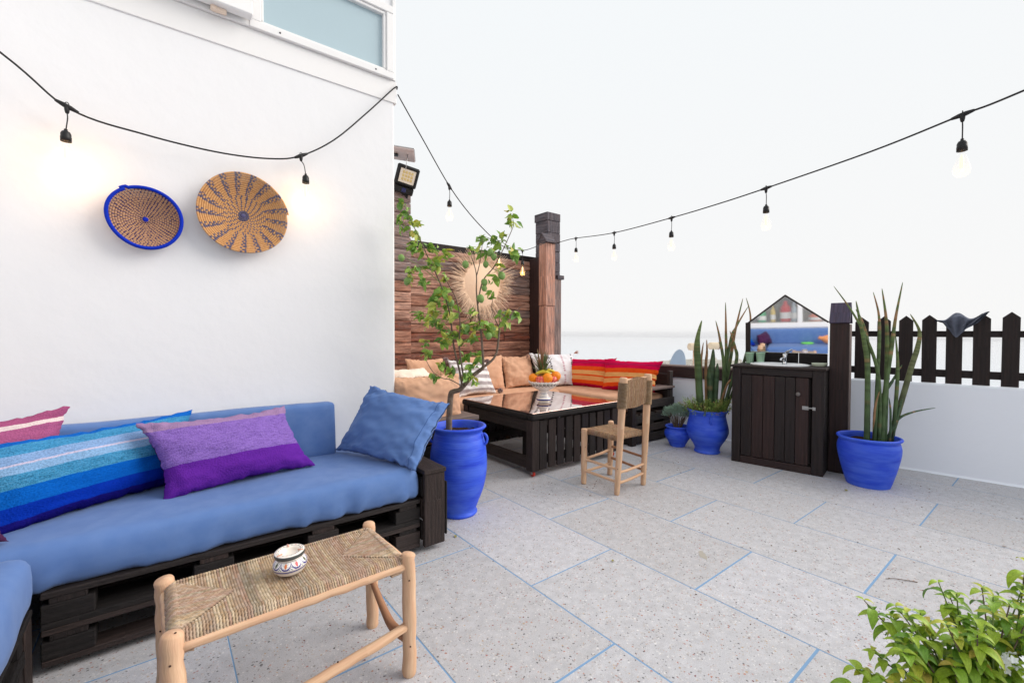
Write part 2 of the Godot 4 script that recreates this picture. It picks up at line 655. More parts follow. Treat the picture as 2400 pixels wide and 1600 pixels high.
# ---------------------------------------------------------------- scene
func _ready() -> void:
	rng.seed = 20240611
	# camera: eye height 1.2 m, looking 38.2 degrees to the right of the house wall's normal
	var cam := Camera3D.new()
	cam.name = "camera"
	cam.fov = 74.9
	cam.near = 0.05
	cam.far = 9000.0
	cam.basis = Basis(Vector3.UP, deg_to_rad(-38.24)) * Basis(Vector3.RIGHT, deg_to_rad(-1.174)) * Basis(Vector3.BACK, deg_to_rad(0.117))
	cam.position = Vector3(0, 1.2, 0)
	add_child(cam)
	# hazy evening sky over the sea
	var env := Environment.new()
	env.background_mode = Environment.BG_SKY
	var sky := Sky.new()
	var ps := ProceduralSkyMaterial.new()
	ps.sky_top_color = Color(0.88, 0.9, 0.914)
	ps.sky_horizon_color = Color(0.9, 0.898, 0.896)
	ps.sky_curve = 0.5
	ps.ground_horizon_color = Color(0.892, 0.894, 0.897)
	ps.ground_bottom_color = Color(0.6, 0.6, 0.62)
	ps.sun_angle_max = 1.0
	sky.sky_material = ps
	env.sky = sky
	env.tonemap_mode = Environment.TONE_MAPPER_LINEAR
	env.tonemap_exposure = 1.2
	env.sdfgi_enabled = true
	env.ssao_enabled = true
	env.ssil_enabled = true
	env.fog_enabled = true
	env.fog_density = 0.00006
	env.fog_light_color = Color(0.96, 0.96, 0.97)
	var we := WorldEnvironment.new()
	we.name = "world_environment"
	we.environment = env
	add_child(we)
	# veiled low sun over the sea, to the right of the view
	var sun := DirectionalLight3D.new()
	sun.name = "sun"
	sun.light_energy = 0.8
	sun.light_color = Color(1.0, 0.97, 0.94)
	sun.light_angular_distance = 42.0
	sun.sky_mode = DirectionalLight3D.SKY_MODE_LIGHT_ONLY
	sun.shadow_enabled = true
	sun.look_at_from_position(Vector3(0.76, 0.55, 0.46) * 10.0, Vector3.ZERO)
	add_child(sun)

	make_materials()
	setting()
	house()
	plank_wall()
	boundary()
	blue_corner()
	tan_corner()
	table_and_bowl()
	chair_and_bench()
	pots()
	wash_stand()
	lemon_tree()
	snake_plants()
	flowering_shrub()
	string_lights()
	wall_baskets()
	small_things()
	beyond()

func make_materials() -> void:
	var dk := wood_maps(11, 384, [srgb(36, 31, 30), srgb(70, 60, 57), srgb(52, 44, 43)], 0.5, 3.2, 5.0)
	mat("dark_wood", Color(0.74, 0.73, 0.74), 0.72, {"tex": dk[0], "norm": dk[1], "nscale": 0.7, "scale": Vector3(1.6, 4.5, 1)})
	mat("dark_wood_b", Color(0.9, 0.85, 0.84), 0.66, {"tex": dk[0], "norm": dk[1], "nscale": 0.8, "scale": Vector3(1.6, 4.5, 1)})
	mat("dark_wood_c", Color(0.58, 0.59, 0.61), 0.78, {"tex": dk[0], "norm": dk[1], "nscale": 0.8, "scale": Vector3(1.6, 4.5, 1)})
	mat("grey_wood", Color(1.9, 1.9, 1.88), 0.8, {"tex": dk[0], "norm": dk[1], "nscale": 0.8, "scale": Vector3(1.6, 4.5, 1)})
	var cb := wood_maps(23, 384, [srgb(42, 32, 31), srgb(80, 58, 54), srgb(58, 49, 49)], 0.35, 3.0, 4.0)
	mat("cabinet_wood", Color(0.64, 0.67, 0.7), 0.5, {"tex": cb[0], "norm": cb[1], "nscale": 0.5, "scale": Vector3(1.2, 4.0, 1)})
	mat("cabinet_wood_b", Color(0.82, 0.76, 0.77), 0.5, {"tex": cb[0], "norm": cb[1], "nscale": 0.5, "scale": Vector3(1.2, 4.0, 1)})
	mat("picket_wood", Color(0.62, 0.6, 0.6), 0.6, {"tex": cb[0], "norm": cb[1], "nscale": 0.5, "scale": Vector3(1.2, 4.0, 1)})
	mat("cap_wood", Color(1.1, 1.2, 1.6), 0.32, {"tex": cb[0], "norm": cb[1], "nscale": 0.3, "scale": Vector3(1.2, 4.0, 1)})  # blue cast puts the sky sheen into the albedo
	var pk := wood_maps(31, 512, [srgb(84, 58, 50), srgb(202, 158, 140), srgb(150, 122, 112)], 0.45, 2.2, 11.0)
	mat("plank_pale", Color(1.22, 1.22, 1.2), 0.75, {"tex": pk[0], "norm": pk[1], "nscale": 1.2, "scale": Vector3(1.1, 3.2, 1)})
	mat("plank_tan", Color(1.12, 1.04, 0.98), 0.7, {"tex": pk[0], "norm": pk[1], "nscale": 1.2, "scale": Vector3(1.1, 3.2, 1)})
	var rd := wood_maps(37, 512, [srgb(58, 32, 26), srgb(164, 94, 70), srgb(120, 88, 78)], 0.45, 2.0, 11.0)
	mat("plank_red", Color(1.14, 1.14, 1.14), 0.5, {"tex": rd[0], "norm": rd[1], "nscale": 1.2, "scale": Vector3(1.1, 3.2, 1)})
	mat("plank_brown", Color(0.85, 0.86, 0.9), 0.55, {"tex": rd[0], "norm": rd[1], "nscale": 1.2, "scale": Vector3(1.1, 3.2, 1)})
	var gy := wood_maps(41, 512, [srgb(72, 64, 64), srgb(152, 138, 134), srgb(130, 106, 98)], 0.45, 2.4, 9.0)
	mat("plank_grey", Color(1.16, 1.15, 1.15), 0.85, {"tex": gy[0], "norm": gy[1], "nscale": 1.1, "scale": Vector3(1.1, 3.2, 1)})
	mat("pillar_grey", Color(0.82, 0.87, 0.95), 0.85, {"tex": gy[0], "norm": gy[1], "nscale": 1.0, "scale": Vector3(1.1, 3.2, 1)})
	mat("pillar_pale", Color(1.5, 1.32, 1.22), 0.8, {"tex": gy[0], "norm": gy[1], "nscale": 0.8, "scale": Vector3(1.1, 3.2, 1)})
	var pl := noise_maps(51, 512, 0.018, 5, 6.0)
	mat("plaster", Color(0.9, 0.9, 0.905), 0.9, {"norm": pl[1], "nscale": 0.07, "tri": true, "world": true, "scale": Vector3(0.8, 0.8, 0.8)})
	mat("plaster_low", Color(0.92, 0.937, 0.968), 0.9, {"norm": pl[1], "nscale": 0.08, "tri": true, "world": true, "scale": Vector3(0.7, 0.7, 0.7)})  # bluish white: cool cast of the shade put into the albedo
	mat("upvc", Color(0.905, 0.9, 0.896), 0.35)
	mat("white_paint", Color(0.905, 0.9, 0.896), 0.6)
	mat("frosted_glass", Color(0.66, 0.74, 0.77), 0.28, {"spec": 0.6, "norm": pl[1], "nscale": 0.05, "tri": true, "scale": Vector3(6, 6, 6)})
	var tz := terrazzo(1024)
	mat("terrazzo", Color(1, 1, 1), 0.55, {"tex": tz[0], "spec": 0.35})
	mat("terrazzo_b", Color(0.975, 0.972, 0.968), 0.55, {"tex": tz[0], "spec": 0.35})
	mat("terrazzo_c", Color(1.02, 1.02, 1.025), 0.5, {"tex": tz[0], "spec": 0.35})
	mat("blue_joint", Color(0.46, 0.595, 0.735), 0.7)
	# weathered blue cotton, tan cotton
	var fb := noise_maps(61, 512, 0.012, 5, 2.5, [srgb(84, 115, 170), srgb(98, 127, 178)])
	var wv := noise_maps(62, 256, 0.25, 2, 3.0)
	mat("blue_cotton", Color(0.98, 0.98, 0.98), 0.85, {"tex": fb[0], "norm": fb[1], "nscale": 0.1, "tri": true, "scale": Vector3(1.6, 1.6, 1.6), "rim": 0.25, "spec": 0.2})
	var ft := noise_maps(63, 256, 0.015, 4, 2.5, [srgb(194, 150, 122), srgb(212, 170, 142)])
	mat("tan_cotton", Color(1, 1, 1), 0.9, {"tex": ft[0], "norm": ft[1], "nscale": 0.1, "tri": true, "scale": Vector3(2, 2, 2), "spec": 0.15})
	mat("thread_blue", Color(0.2, 0.32, 0.52), 0.9)
	mat("cream_cotton", Color(0.9, 0.84, 0.78), 0.95, {"norm": wv[1], "nscale": 0.5, "scale": Vector3(3, 3, 3)})
	mat("mauve_yarn", Color(0.6, 0.52, 0.52), 1.0, {"norm": wv[1], "scale": Vector3(2, 2, 2)})
	mat("pink_yarn", Color(0.74, 0.58, 0.52), 1.0, {"norm": wv[1], "scale": Vector3(2, 2, 2)})
	mat("towel", Color(0.38, 0.4, 0.46), 1.0, {"norm": wv[1], "nscale": 1.0, "scale": Vector3(3, 3, 3), "rim": 0.3})
	var op := {"norm": wv[1], "nscale": 0.4, "scale": Vector3(3, 2, 1), "spec": 0.15}
	op.tex = band_tex([[0.1, srgb(24, 108, 200), 0.12], [0.24, srgb(74, 156, 200), 0.5], [0.34, srgb(150, 180, 220), 0.35], [0.36, srgb(222, 205, 222), 0.1], [0.44, srgb(150, 186, 220), 0.35], [0.56, srgb(70, 150, 190), 0.6], [0.72, srgb(10, 98, 190), 0.15], [0.88, srgb(8, 52, 168), 0.1], [1.0, srgb(28, 22, 116), 0.08]], 71)
	op.scale = Vector3(1, 1, 1)
	mat("blue_bands", Color(0.84, 0.88, 0.92), 0.95, op)
	op.tex = band_tex([[0.17, srgb(164, 134, 178), 0.2], [0.6, srgb(140, 108, 198), 0.5], [1.0, srgb(104, 44, 164), 0.06]], 73)
	mat("purple_bands", Color(0.92, 0.9, 0.9), 0.95, op)
	op.tex = band_tex([[0.13, srgb(168, 86, 128), 0.05], [0.19, srgb(232, 214, 212), 0.05], [0.66, srgb(172, 92, 136), 0.08], [1.0, srgb(70, 22, 66), 0.05]], 75)
	mat("pink_bands", Color(0.93, 0.93, 0.93), 0.95, op)
	op.tex = band_tex([[0.16, srgb(208, 14, 76), 0.05], [0.25, srgb(184, 22, 76), 0.05], [0.34, srgb(214, 14, 70), 0.05], [0.46, srgb(230, 84, 28), 0.05], [0.57, srgb(230, 170, 106), 0.06], [0.61, srgb(226, 78, 30), 0.04], [0.73, srgb(230, 166, 104), 0.06], [0.86, srgb(228, 82, 28), 0.05], [1.0, srgb(178, 12, 56), 0.05]], 77)
	mat("red_bands", Color(1, 1, 1), 0.95, op)
	var gb := []
	for i in 11:
		gb.append([(i + 1) / 11.0, srgb(228, 226, 226) if i % 2 == 0 else srgb(170, 160, 162), 0.06])
	op.tex = band_tex(gb, 79)
	mat("grey_bands", Color(1, 1, 1), 0.95, op)
	# white cushion with woven dashes
	var di := band_tex([[1.0, srgb(226, 226, 230), 0.06]], 81, 256, 256)
	var dm := di.get_image()
	for col in [[0.12, srgb(24, 24, 36), 13], [0.38, srgb(50, 48, 56), 9], [0.64, srgb(180, 138, 150), 11], [0.88, srgb(24, 24, 36), 13]]:
		for k in 17:
			if (k * 7 + int(col[0] * 50)) % 11 != 3:
				dm.fill_rect(Rect2i(int(col[0] * 256) - 6, 4 + k * 15 + (k % 3), col[2], 8 + k % 2), col[1])
	op.tex = tex(dm)
	mat("dash_bands", Color(1, 1, 1), 0.95, op)
	# clay, soil, poles, plants
	var cl := wood_maps(83, 384, [srgb(30, 62, 198), srgb(52, 90, 222), srgb(80, 114, 222)], 0.3, 1.6, 3.0)
	mat("cobalt", Color(1, 1, 1), 0.5, {"tex": cl[0], "norm": cl[1], "nscale": 0.3, "scale": Vector3(1.0, 1.3, 1), "spec": 0.4})
	var so := noise_maps(85, 128, 0.12, 4, 8.0, [srgb(38, 28, 22), srgb(96, 74, 56)])
	mat("soil", Color(1, 1, 1), 1.0, {"tex": so[0], "norm": so[1], "scale": Vector3(4, 4, 1), "spec": 0.1})
	var po := wood_maps(87, 256, [srgb(190, 152, 120), srgb(222, 190, 158), srgb(206, 162, 132)], 0.5, 1.6, 2.0)
	mat("peeled_wood", Color(1, 1, 1), 0.65, {"tex": po[0], "norm": po[1], "nscale": 0.4, "scale": Vector3(2.0, 1.0, 1), "spec": 0.3})
	mat("peeled_wood_dark", Color(0.78, 0.7, 0.66), 0.65, {"tex": po[0], "norm": po[1], "nscale": 0.4, "scale": Vector3(2.0, 1.0, 1), "spec": 0.3})
	mat("knot", Color(0.22, 0.13, 0.09), 0.8)
	mat("rush", Color(0.95, 0.94, 0.92), 0.9, {"vc": true, "spec": 0.2})
	mat("rush_dark", Color(0.86, 0.8, 0.74), 0.9, {"vc": true, "spec": 0.2})
	mat("coil", Color(1, 1, 1), 0.85, {"vc": true, "spec": 0.2})
	mat("palm_straw", Color(0.92, 0.83, 0.74), 0.8, {"spec": 0.2, "back": Color(0.3, 0.22, 0.15)})
	var lf := noise_maps(89, 128, 0.05, 3, 2.0, [Color(0.78, 0.78, 0.78), Color(1, 1, 1)])
	var greens := [srgb(152, 190, 86), srgb(176, 206, 98), srgb(126, 166, 82), srgb(206, 216, 108), srgb(222, 212, 108)]
	for i in greens.size():
		mat("leaf_%d" % i, greens[i], 0.42, {"tex": lf[0], "norm": lf[1], "nscale": 0.3, "back": (greens[i] as Color).darkened(0.25), "spec": 0.45})
	var fg := [srgb(144, 182, 58), srgb(176, 204, 68), srgb(116, 160, 56), srgb(202, 208, 80), srgb(208, 190, 92)]
	for i in fg.size():
		mat("shrub_leaf_%d" % i, fg[i], 0.45, {"tex": lf[0], "norm": lf[1], "nscale": 0.3, "back": (fg[i] as Color).darkened(0.25), "spec": 0.4})
	mat("lime", srgb(120, 152, 82), 0.5, {"norm": so[1], "nscale": 0.15, "scale": Vector3(3, 3, 1)})
	var bk := wood_maps(91, 128, [srgb(88, 72, 62), srgb(140, 122, 106), srgb(112, 100, 88)], 1.2, 2.0, 4.0)
	mat("bark", Color(1, 1, 1), 0.85, {"tex": bk[0], "norm": bk[1], "scale": Vector3(8, 1, 1)})
	mat("twig_green", srgb(112, 132, 70), 0.7)
	mat("blade", Color(1, 1, 1), 0.55, {"vc": true, "norm": lf[1], "nscale": 0.2, "scale": Vector3(4, 1, 1)})
	mat("grey_needles", srgb(126, 150, 134), 0.8, {"vc": true})
	mat("small_leaves", Color(1, 1, 1), 0.7, {"vc": true, "back": Color(0.12, 0.18, 0.05)})
	mat("petal", Color(0.93, 0.94, 0.95), 0.7, {"back": Color(0.5, 0.5, 0.5)})
	# hard things
	mat("rubber", Color(0.13, 0.125, 0.13), 0.6)
	mat("cable", Color(0.12, 0.115, 0.12), 0.6)
	mat("black_plastic", Color(0.1, 0.1, 0.105), 0.45)
	mat("chrome", Color(0.85, 0.86, 0.88), 0.12, {"metal": 1.0})
	mat("steel", Color(0.72, 0.72, 0.72), 0.4, {"metal": 1.0})
	mat("porcelain", Color(0.93, 0.94, 0.95), 0.12, {"coat": 0.5})
	mat("mirror", Color(0.93, 0.94, 0.95), 0.03, {"metal": 1.0})
	mat("bronze_glass", Color(0.72, 0.62, 0.58), 0.03, {"metal": 0.85, "coat": 0.5, "coatr": 0.03})
	mat("mint", srgb(176, 214, 184), 0.4)
	mat("bulb_glass", Color(1.0, 0.98, 0.94, 0.03), 0.03, {"spec": 0.15})
	M.bulb_glass.transparency = BaseMaterial3D.TRANSPARENCY_ALPHA
	mat("filament", Color(1.0, 0.85, 0.6), 0.5)
	M.filament.emission_enabled = true
	M.filament.emission = Color(1.0, 0.86, 0.6)
	M.filament.emission_energy_multiplier = 1.5

func setting() -> void:
	# painted terrazzo slabs, 0.585 x 0.993 m in running bond, blue joints
	var fl := Node3D.new()
	fl.name = "terrace_floor"
	add_child(fl)
	tag(fl, "", "", "", "structure")
	var jb := MB.new()
	jb.box(Vector3(10.4, 0.2, 11.0), Transform3D(), 0.002)
	part("painted_joint", jb.done(false), M.blue_joint, fl, at(Vector3(1.2, -0.1009, 0.2)))
	var variants := []
	var g := 0.0075
	for k in 9:
		var mb := MB.new()
		mb.box(Vector3(0.5855 - g * 0.8, 0.03, 0.993 - g * 1.1), Transform3D(), 0.0008, Vector2(rng.randf(), rng.randf()) * 5.0)
		for i in mb.t.size():
			mb.t[i] = mb.t[i].rotated(PI * (k % 4) * 0.5) * 0.72
		variants.append(mb.done(false))
	for i in range(-6, 10):
		var x := 1.364 + 0.5855 * (i + 0.5)
		var z0 := -0.588 if posmod(i, 2) == 0 else -1.086
		for j in range(-5, 6):
			var z := z0 + 0.993 * (j + 0.5)
			if z < -4.9 or z > 4.9 or x > 6.2 or x < -2.3:
				continue
			part("tile", variants[rng.randi() % 9], [M.terrazzo, M.terrazzo, M.terrazzo_b, M.terrazzo_c][rng.randi() % 4], fl, at(Vector3(x + jit(0.0008), -0.015 + jit(0.0002), z + jit(0.0012)), 0.0 if rng.randf() < 0.5 else PI))

	var stm := MB.new()
	var sf := noise(19, 3.0, 3)
	stm.grid(28, 2, func(a: float, b: float) -> Vector3:
		var r := (0.036 + 0.016 * sf.get_noise_2d(cos(TAU * a) * 2.0, sin(TAU * a) * 2.0)) * (1.0 - b)
		return Vector3(r * cos(TAU * a) * 1.3, 0.0, -r * sin(TAU * a) * 0.5))
	part("dried_spill", stm.done(true), mat("spill", srgb(168, 162, 152), 0.8), fl, at(Vector3(2.285, 0.0009, -1.23), 0.8))

func house() -> void:
	var h := thing("house", "white plastered house with a frosted upper window above the blue sofa", "house")
	board("wall", Vector3(-1.12, -0.3, -3.2), Vector3(1.285, 2.9, -2.95), M.plaster, h, 0.012)
	board("wall", Vector3(1.035, -0.3, -4.74), Vector3(1.285, 2.9, -3.2), M.plaster, h, 0.004)
	# trim board under the windows, standing a little proud
	board("trim_board", Vector3(-1.1, 2.777, -2.953), Vector3(1.298, 2.925, -2.942), M.white_paint, h, 0.003)
	board("trim_board", Vector3(1.282, 2.777, -4.7), Vector3(1.300, 2.925, -2.955), M.white_paint, h, 0.003)
	# upper storey: window band
	var zf := -2.95
	var win := Node3D.new()
	win.name = "window"
	h.add_child(win, true)
	var fr := MB.new()
	fr.box(Vector3(0.86, 0.045, 0.06), at(Vector3(0.84, 2.9475, zf)), 0.004)
	fr.box(Vector3(0.86, 0.05, 0.06), at(Vector3(0.84, 3.388, zf)), 0.004)
	fr.box(Vector3(0.05, 0.392, 0.058), at(Vector3(1.245, 3.166, zf)), 0.004)
	fr.box(Vector3(0.05, 0.392, 0.058), at(Vector3(0.445, 3.166, zf)), 0.004)
	fr.box(Vector3(0.80, 0.055, 0.05), at(Vector3(0.018, 2.953, zf)), 0.004)
	part("frame", fr.done(false), M.upvc, win)
	var bead := MB.new()
	bead.box(Vector3(0.75, 0.014, 0.03), at(Vector3(0.845, 2.977, zf + 0.004)), 0.003)
	bead.box(Vector3(0.75, 0.02, 0.03), at(Vector3(0.845, 3.353, zf + 0.004)), 0.003)
	bead.box(Vector3(0.02, 0.358, 0.03), at(Vector3(1.21, 3.164, zf + 0.004)), 0.003)
	bead.box(Vector3(0.014, 0.358, 0.03), at(Vector3(0.477, 3.164, zf + 0.004)), 0.003)
	part("glazing_bead", bead.done(false), M.upvc, win)
	board("pane", Vector3(0.47, 2.968, zf - 0.016), Vector3(1.22, 3.363, zf - 0.008), M.frosted_glass, win, 0.001)
	for sx in [0.567, 1.143]:
		var sc := MB.new()
		sc.lathe(PackedVector2Array([Vector2(0.0001, 0.002), Vector2(0.005, 0.002), Vector2(0.005, -0.002)]), 10)
		part("screw_hole", sc.done(false), M.rubber, win, Transform3D(Basis(Vector3.RIGHT, PI * 0.5), Vector3(sx, 2.9485, zf + 0.0305)))
	# opening sash beside it, tilted outwards
	var sash := Node3D.new()
	sash.name = "window_sash"
	h.add_child(sash, true)
	sash.position = Vector3(0.02, 3.41, zf + 0.03)
	sash.rotation.x = deg_to_rad(-5.0)
	var sf := MB.new()
	sf.box(Vector3(0.8, 0.085, 0.055), at(Vector3(0, -0.4225, 0)), 0.006)
	sf.box(Vector3(0.8, 0.085, 0.055), at(Vector3(0, -0.0425, 0)), 0.006)
	sf.box(Vector3(0.085, 0.294, 0.054), at(Vector3(0.3575, -0.2325, 0)), 0.006)
	sf.box(Vector3(0.085, 0.294, 0.054), at(Vector3(-0.3575, -0.2325, 0)), 0.006)
	part("frame", sf.done(false), M.upvc, sash)
	var sb := MB.new()
	sb.box(Vector3(0.63, 0.014, 0.02), at(Vector3(0, -0.373, 0.012)), 0.003)
	sb.box(Vector3(0.014, 0.28, 0.02), at(Vector3(0.308, -0.2325, 0.012)), 0.003)
	part("glazing_bead", sb.done(false), M.upvc, sash)
	var dg := mat("dark_glass", Color(0.3, 0.27, 0.25), 0.12, {"spec": 0.6})
	board("pane", Vector3(-0.31, -0.375, -0.004), Vector3(0.31, -0.09, 0.002), dg, sash, 0.001)
	var hg := MB.new()
	hg.box(Vector3(0.07, 0.03, 0.022), at(Vector3(0.265, 2.935, zf + 0.05)), 0.006)
	hg.box(Vector3(0.032, 0.034, 0.028), at(Vector3(0.242, 2.936, zf + 0.052)), 0.008)
	part("hinge", hg.done(false), mat("beige_plastic", Color(0.88, 0.8, 0.73), 0.5), h)
	board("wall", Vector3(-1.12, 3.415, -3.2), Vector3(1.285, 4.1, -2.951), M.plaster, h, 0.004)
	board("wall", Vector3(1.035, 2.9, -4.74), Vector3(1.27, 4.1, -3.2), M.plaster, h, 0.004)
	board("wall", Vector3(-1.12, 2.9, -3.2), Vector3(-0.38, 3.415, -2.951), M.plaster, h, 0.004)
	board("corner_post", Vector3(1.268, 2.926, -3.0), Vector3(1.29, 4.1, -2.936), M.upvc, h, 0.003)
	board("ceiling", Vector3(-1.12, 4.1, -4.74), Vector3(1.3, 4.25, -2.9), M.plaster, h, 0.004)
	board("blind_wall", Vector3(-0.4, 2.9, -3.3), Vector3(1.03, 4.1, -3.21), M.plaster, h, 0.004)
	# wall with a shop-like window behind the left sofa; seen only in the mirror
	var w := thing("kitchen_wall", "white wall with a white framed window of bottles behind the blue sofa, seen in the mirror", "wall")
	board("wall", Vector3(-1.36, -0.3, -2.95), Vector3(-1.11, 0.775, 2.2), M.plaster, w, 0.004)
	board("wall", Vector3(-1.36, 1.75, -2.95), Vector3(-1.11, 2.75, 2.2), M.plaster, w, 0.004)
	board("wall", Vector3(-1.36, 0.775, -2.95), Vector3(-1.11, 1.75, -2.7), M.plaster, w, 0.004)
	board("wall", Vector3(-1.36, 0.775, 0.4), Vector3(-1.11, 1.75, 2.2), M.plaster, w, 0.004)
	var kw := Node3D.new()
	kw.name = "window"
	w.add_child(kw, true)
	var kf := MB.new()
	kf.box(Vector3(0.07, 0.1, 3.1), at(Vector3(-1.13, 0.826, -1.15)), 0.005)
	kf.box(Vector3(0.07, 0.07, 3.1), at(Vector3(-1.13, 1.714, -1.15)), 0.005)
	for z in [-2.66, -1.62, -0.6, 0.36]:
		kf.box(Vector3(0.068, 0.8, 0.085), at(Vector3(-1.13, 1.277, z)), 0.005)
	part("frame", kf.done(false), M.upvc, kw)
	var gl := StandardMaterial3D.new()
	gl.resource_name = "clear_glass"
	gl.transparency = BaseMaterial3D.TRANSPARENCY_ALPHA
	gl.albedo_color = Color(0.9, 0.95, 0.95, 0.08)
	gl.roughness = 0.05
	M.clear_glass = gl
	for z in [[-2.618, -1.662], [-1.578, -0.642], [-0.558, 0.318]]:
		board("pane", Vector3(-1.145, 0.876, z[0]), Vector3(-1.141, 1.679, z[1]), gl, kw, 0.0005)
	var grey := mat("room_grey", Color(0.55, 0.5, 0.47), 0.9)
	board("room_wall", Vector3(-1.95, 0.5, -2.9), Vector3(-1.9, 2.1, 0.6), grey, w)
	board("room_shelf", Vector3(-1.9, 0.84, -2.9), Vector3(-1.37, 0.87, 0.6), grey, w)
	board("room_ceiling", Vector3(-1.9, 1.9, -2.9), Vector3(-1.37, 1.95, 0.6), grey, w)
	board("room_side", Vector3(-1.9, 0.87, -2.9), Vector3(-1.37, 1.9, -2.85), grey, w)
	board("room_side", Vector3(-1.9, 0.87, 0.55), Vector3(-1.37, 1.9, 0.6), grey, w)
	var bl := [["red bottle with a white label on the shelf behind the window", srgb(206, 28, 40), -1.88, 0.1, 0.44], ["pale clear bottle beside the red bottle behind the window", srgb(186, 198, 208), -1.73, 0.055, 0.4], ["green bottle on the shelf behind the window", srgb(50, 160, 100), -2.32, 0.085, 0.3], ["yellow bottle between the green and red bottles", srgb(214, 186, 100), -2.11, 0.05, 0.34], ["orange tub on the shelf right of the window bar", srgb(210, 120, 94), -1.36, 0.12, 0.18]]
	for b in bl:
		var o := thing("bottle", b[0], "bottle", Vector3(-1.5, 0.87, b[2]), 0.0, "bottles behind the kitchen window")
		var r: float = b[3]
		var hh: float = b[4]
		var mb := MB.new()
		mb.lathe(PackedVector2Array([Vector2(0.001, 0), Vector2(r * 0.95, 0), Vector2(r, 0.01), Vector2(r, hh * 0.6), Vector2(r * 0.9, hh * 0.7), Vector2(r * 0.4, hh * 0.85), Vector2(r * 0.36, hh * 0.96), Vector2(r * 0.3, hh), Vector2(0.001, hh)]), 20)
		part("body", mb.done(true), mat("bottle_%d" % int(hh * 100), b[1], 0.3), o)
		var lb := MB.new()
		lb.lathe(PackedVector2Array([Vector2(r * 1.012, hh * 0.16), Vector2(r * 1.012, hh * 0.46)]), 20)
		part("paper_label", lb.done(true), M.white_paint, o)

func rough_plank(sz: Vector3, sd: int, amp: float) -> ArrayMesh: # hewn board: front face bulges and is uneven
	var mb := MB.new()
	var f := noise(sd, 5.0, 3)
	var off := Vector2(rng.randf() * 9.0, rng.randf() * 9.0)
	var nu := maxi(6, int(sz.x / 0.045))
	mb.grid(nu, 8, func(a: float, b: float) -> Vector3:
		var x := (a - 0.5) * sz.x
		var w := b * 2.0 - 1.0
		var e := 1.0 - pow(absf(w), 9.0)
		var y := w * sz.y * 0.5 * (1.0 - 0.05 * maxf(0.0, f.get_noise_2d(x * 2.2 + sd, 7.0 * signf(w))))
		var z := sz.z * 0.5 * e - sz.z * 0.1 * (1.0 - e) + (f.get_noise_2d(x * 1.2, w * 0.5) * amp + f.get_noise_2d(x * 4.0 + 30.0, w * 2.0) * amp * 0.4) * e
		var en := minf(1.0, minf(a, 1.0 - a) * nu * 0.8)
		return Vector3(x, y, lerpf(-sz.z * 0.4, z, en * 0.7 + 0.3)))
	for i in mb.t.size():
		mb.t[i] = Vector2(mb.v[i].x, mb.v[i].y) + off
	return mb.done(true)

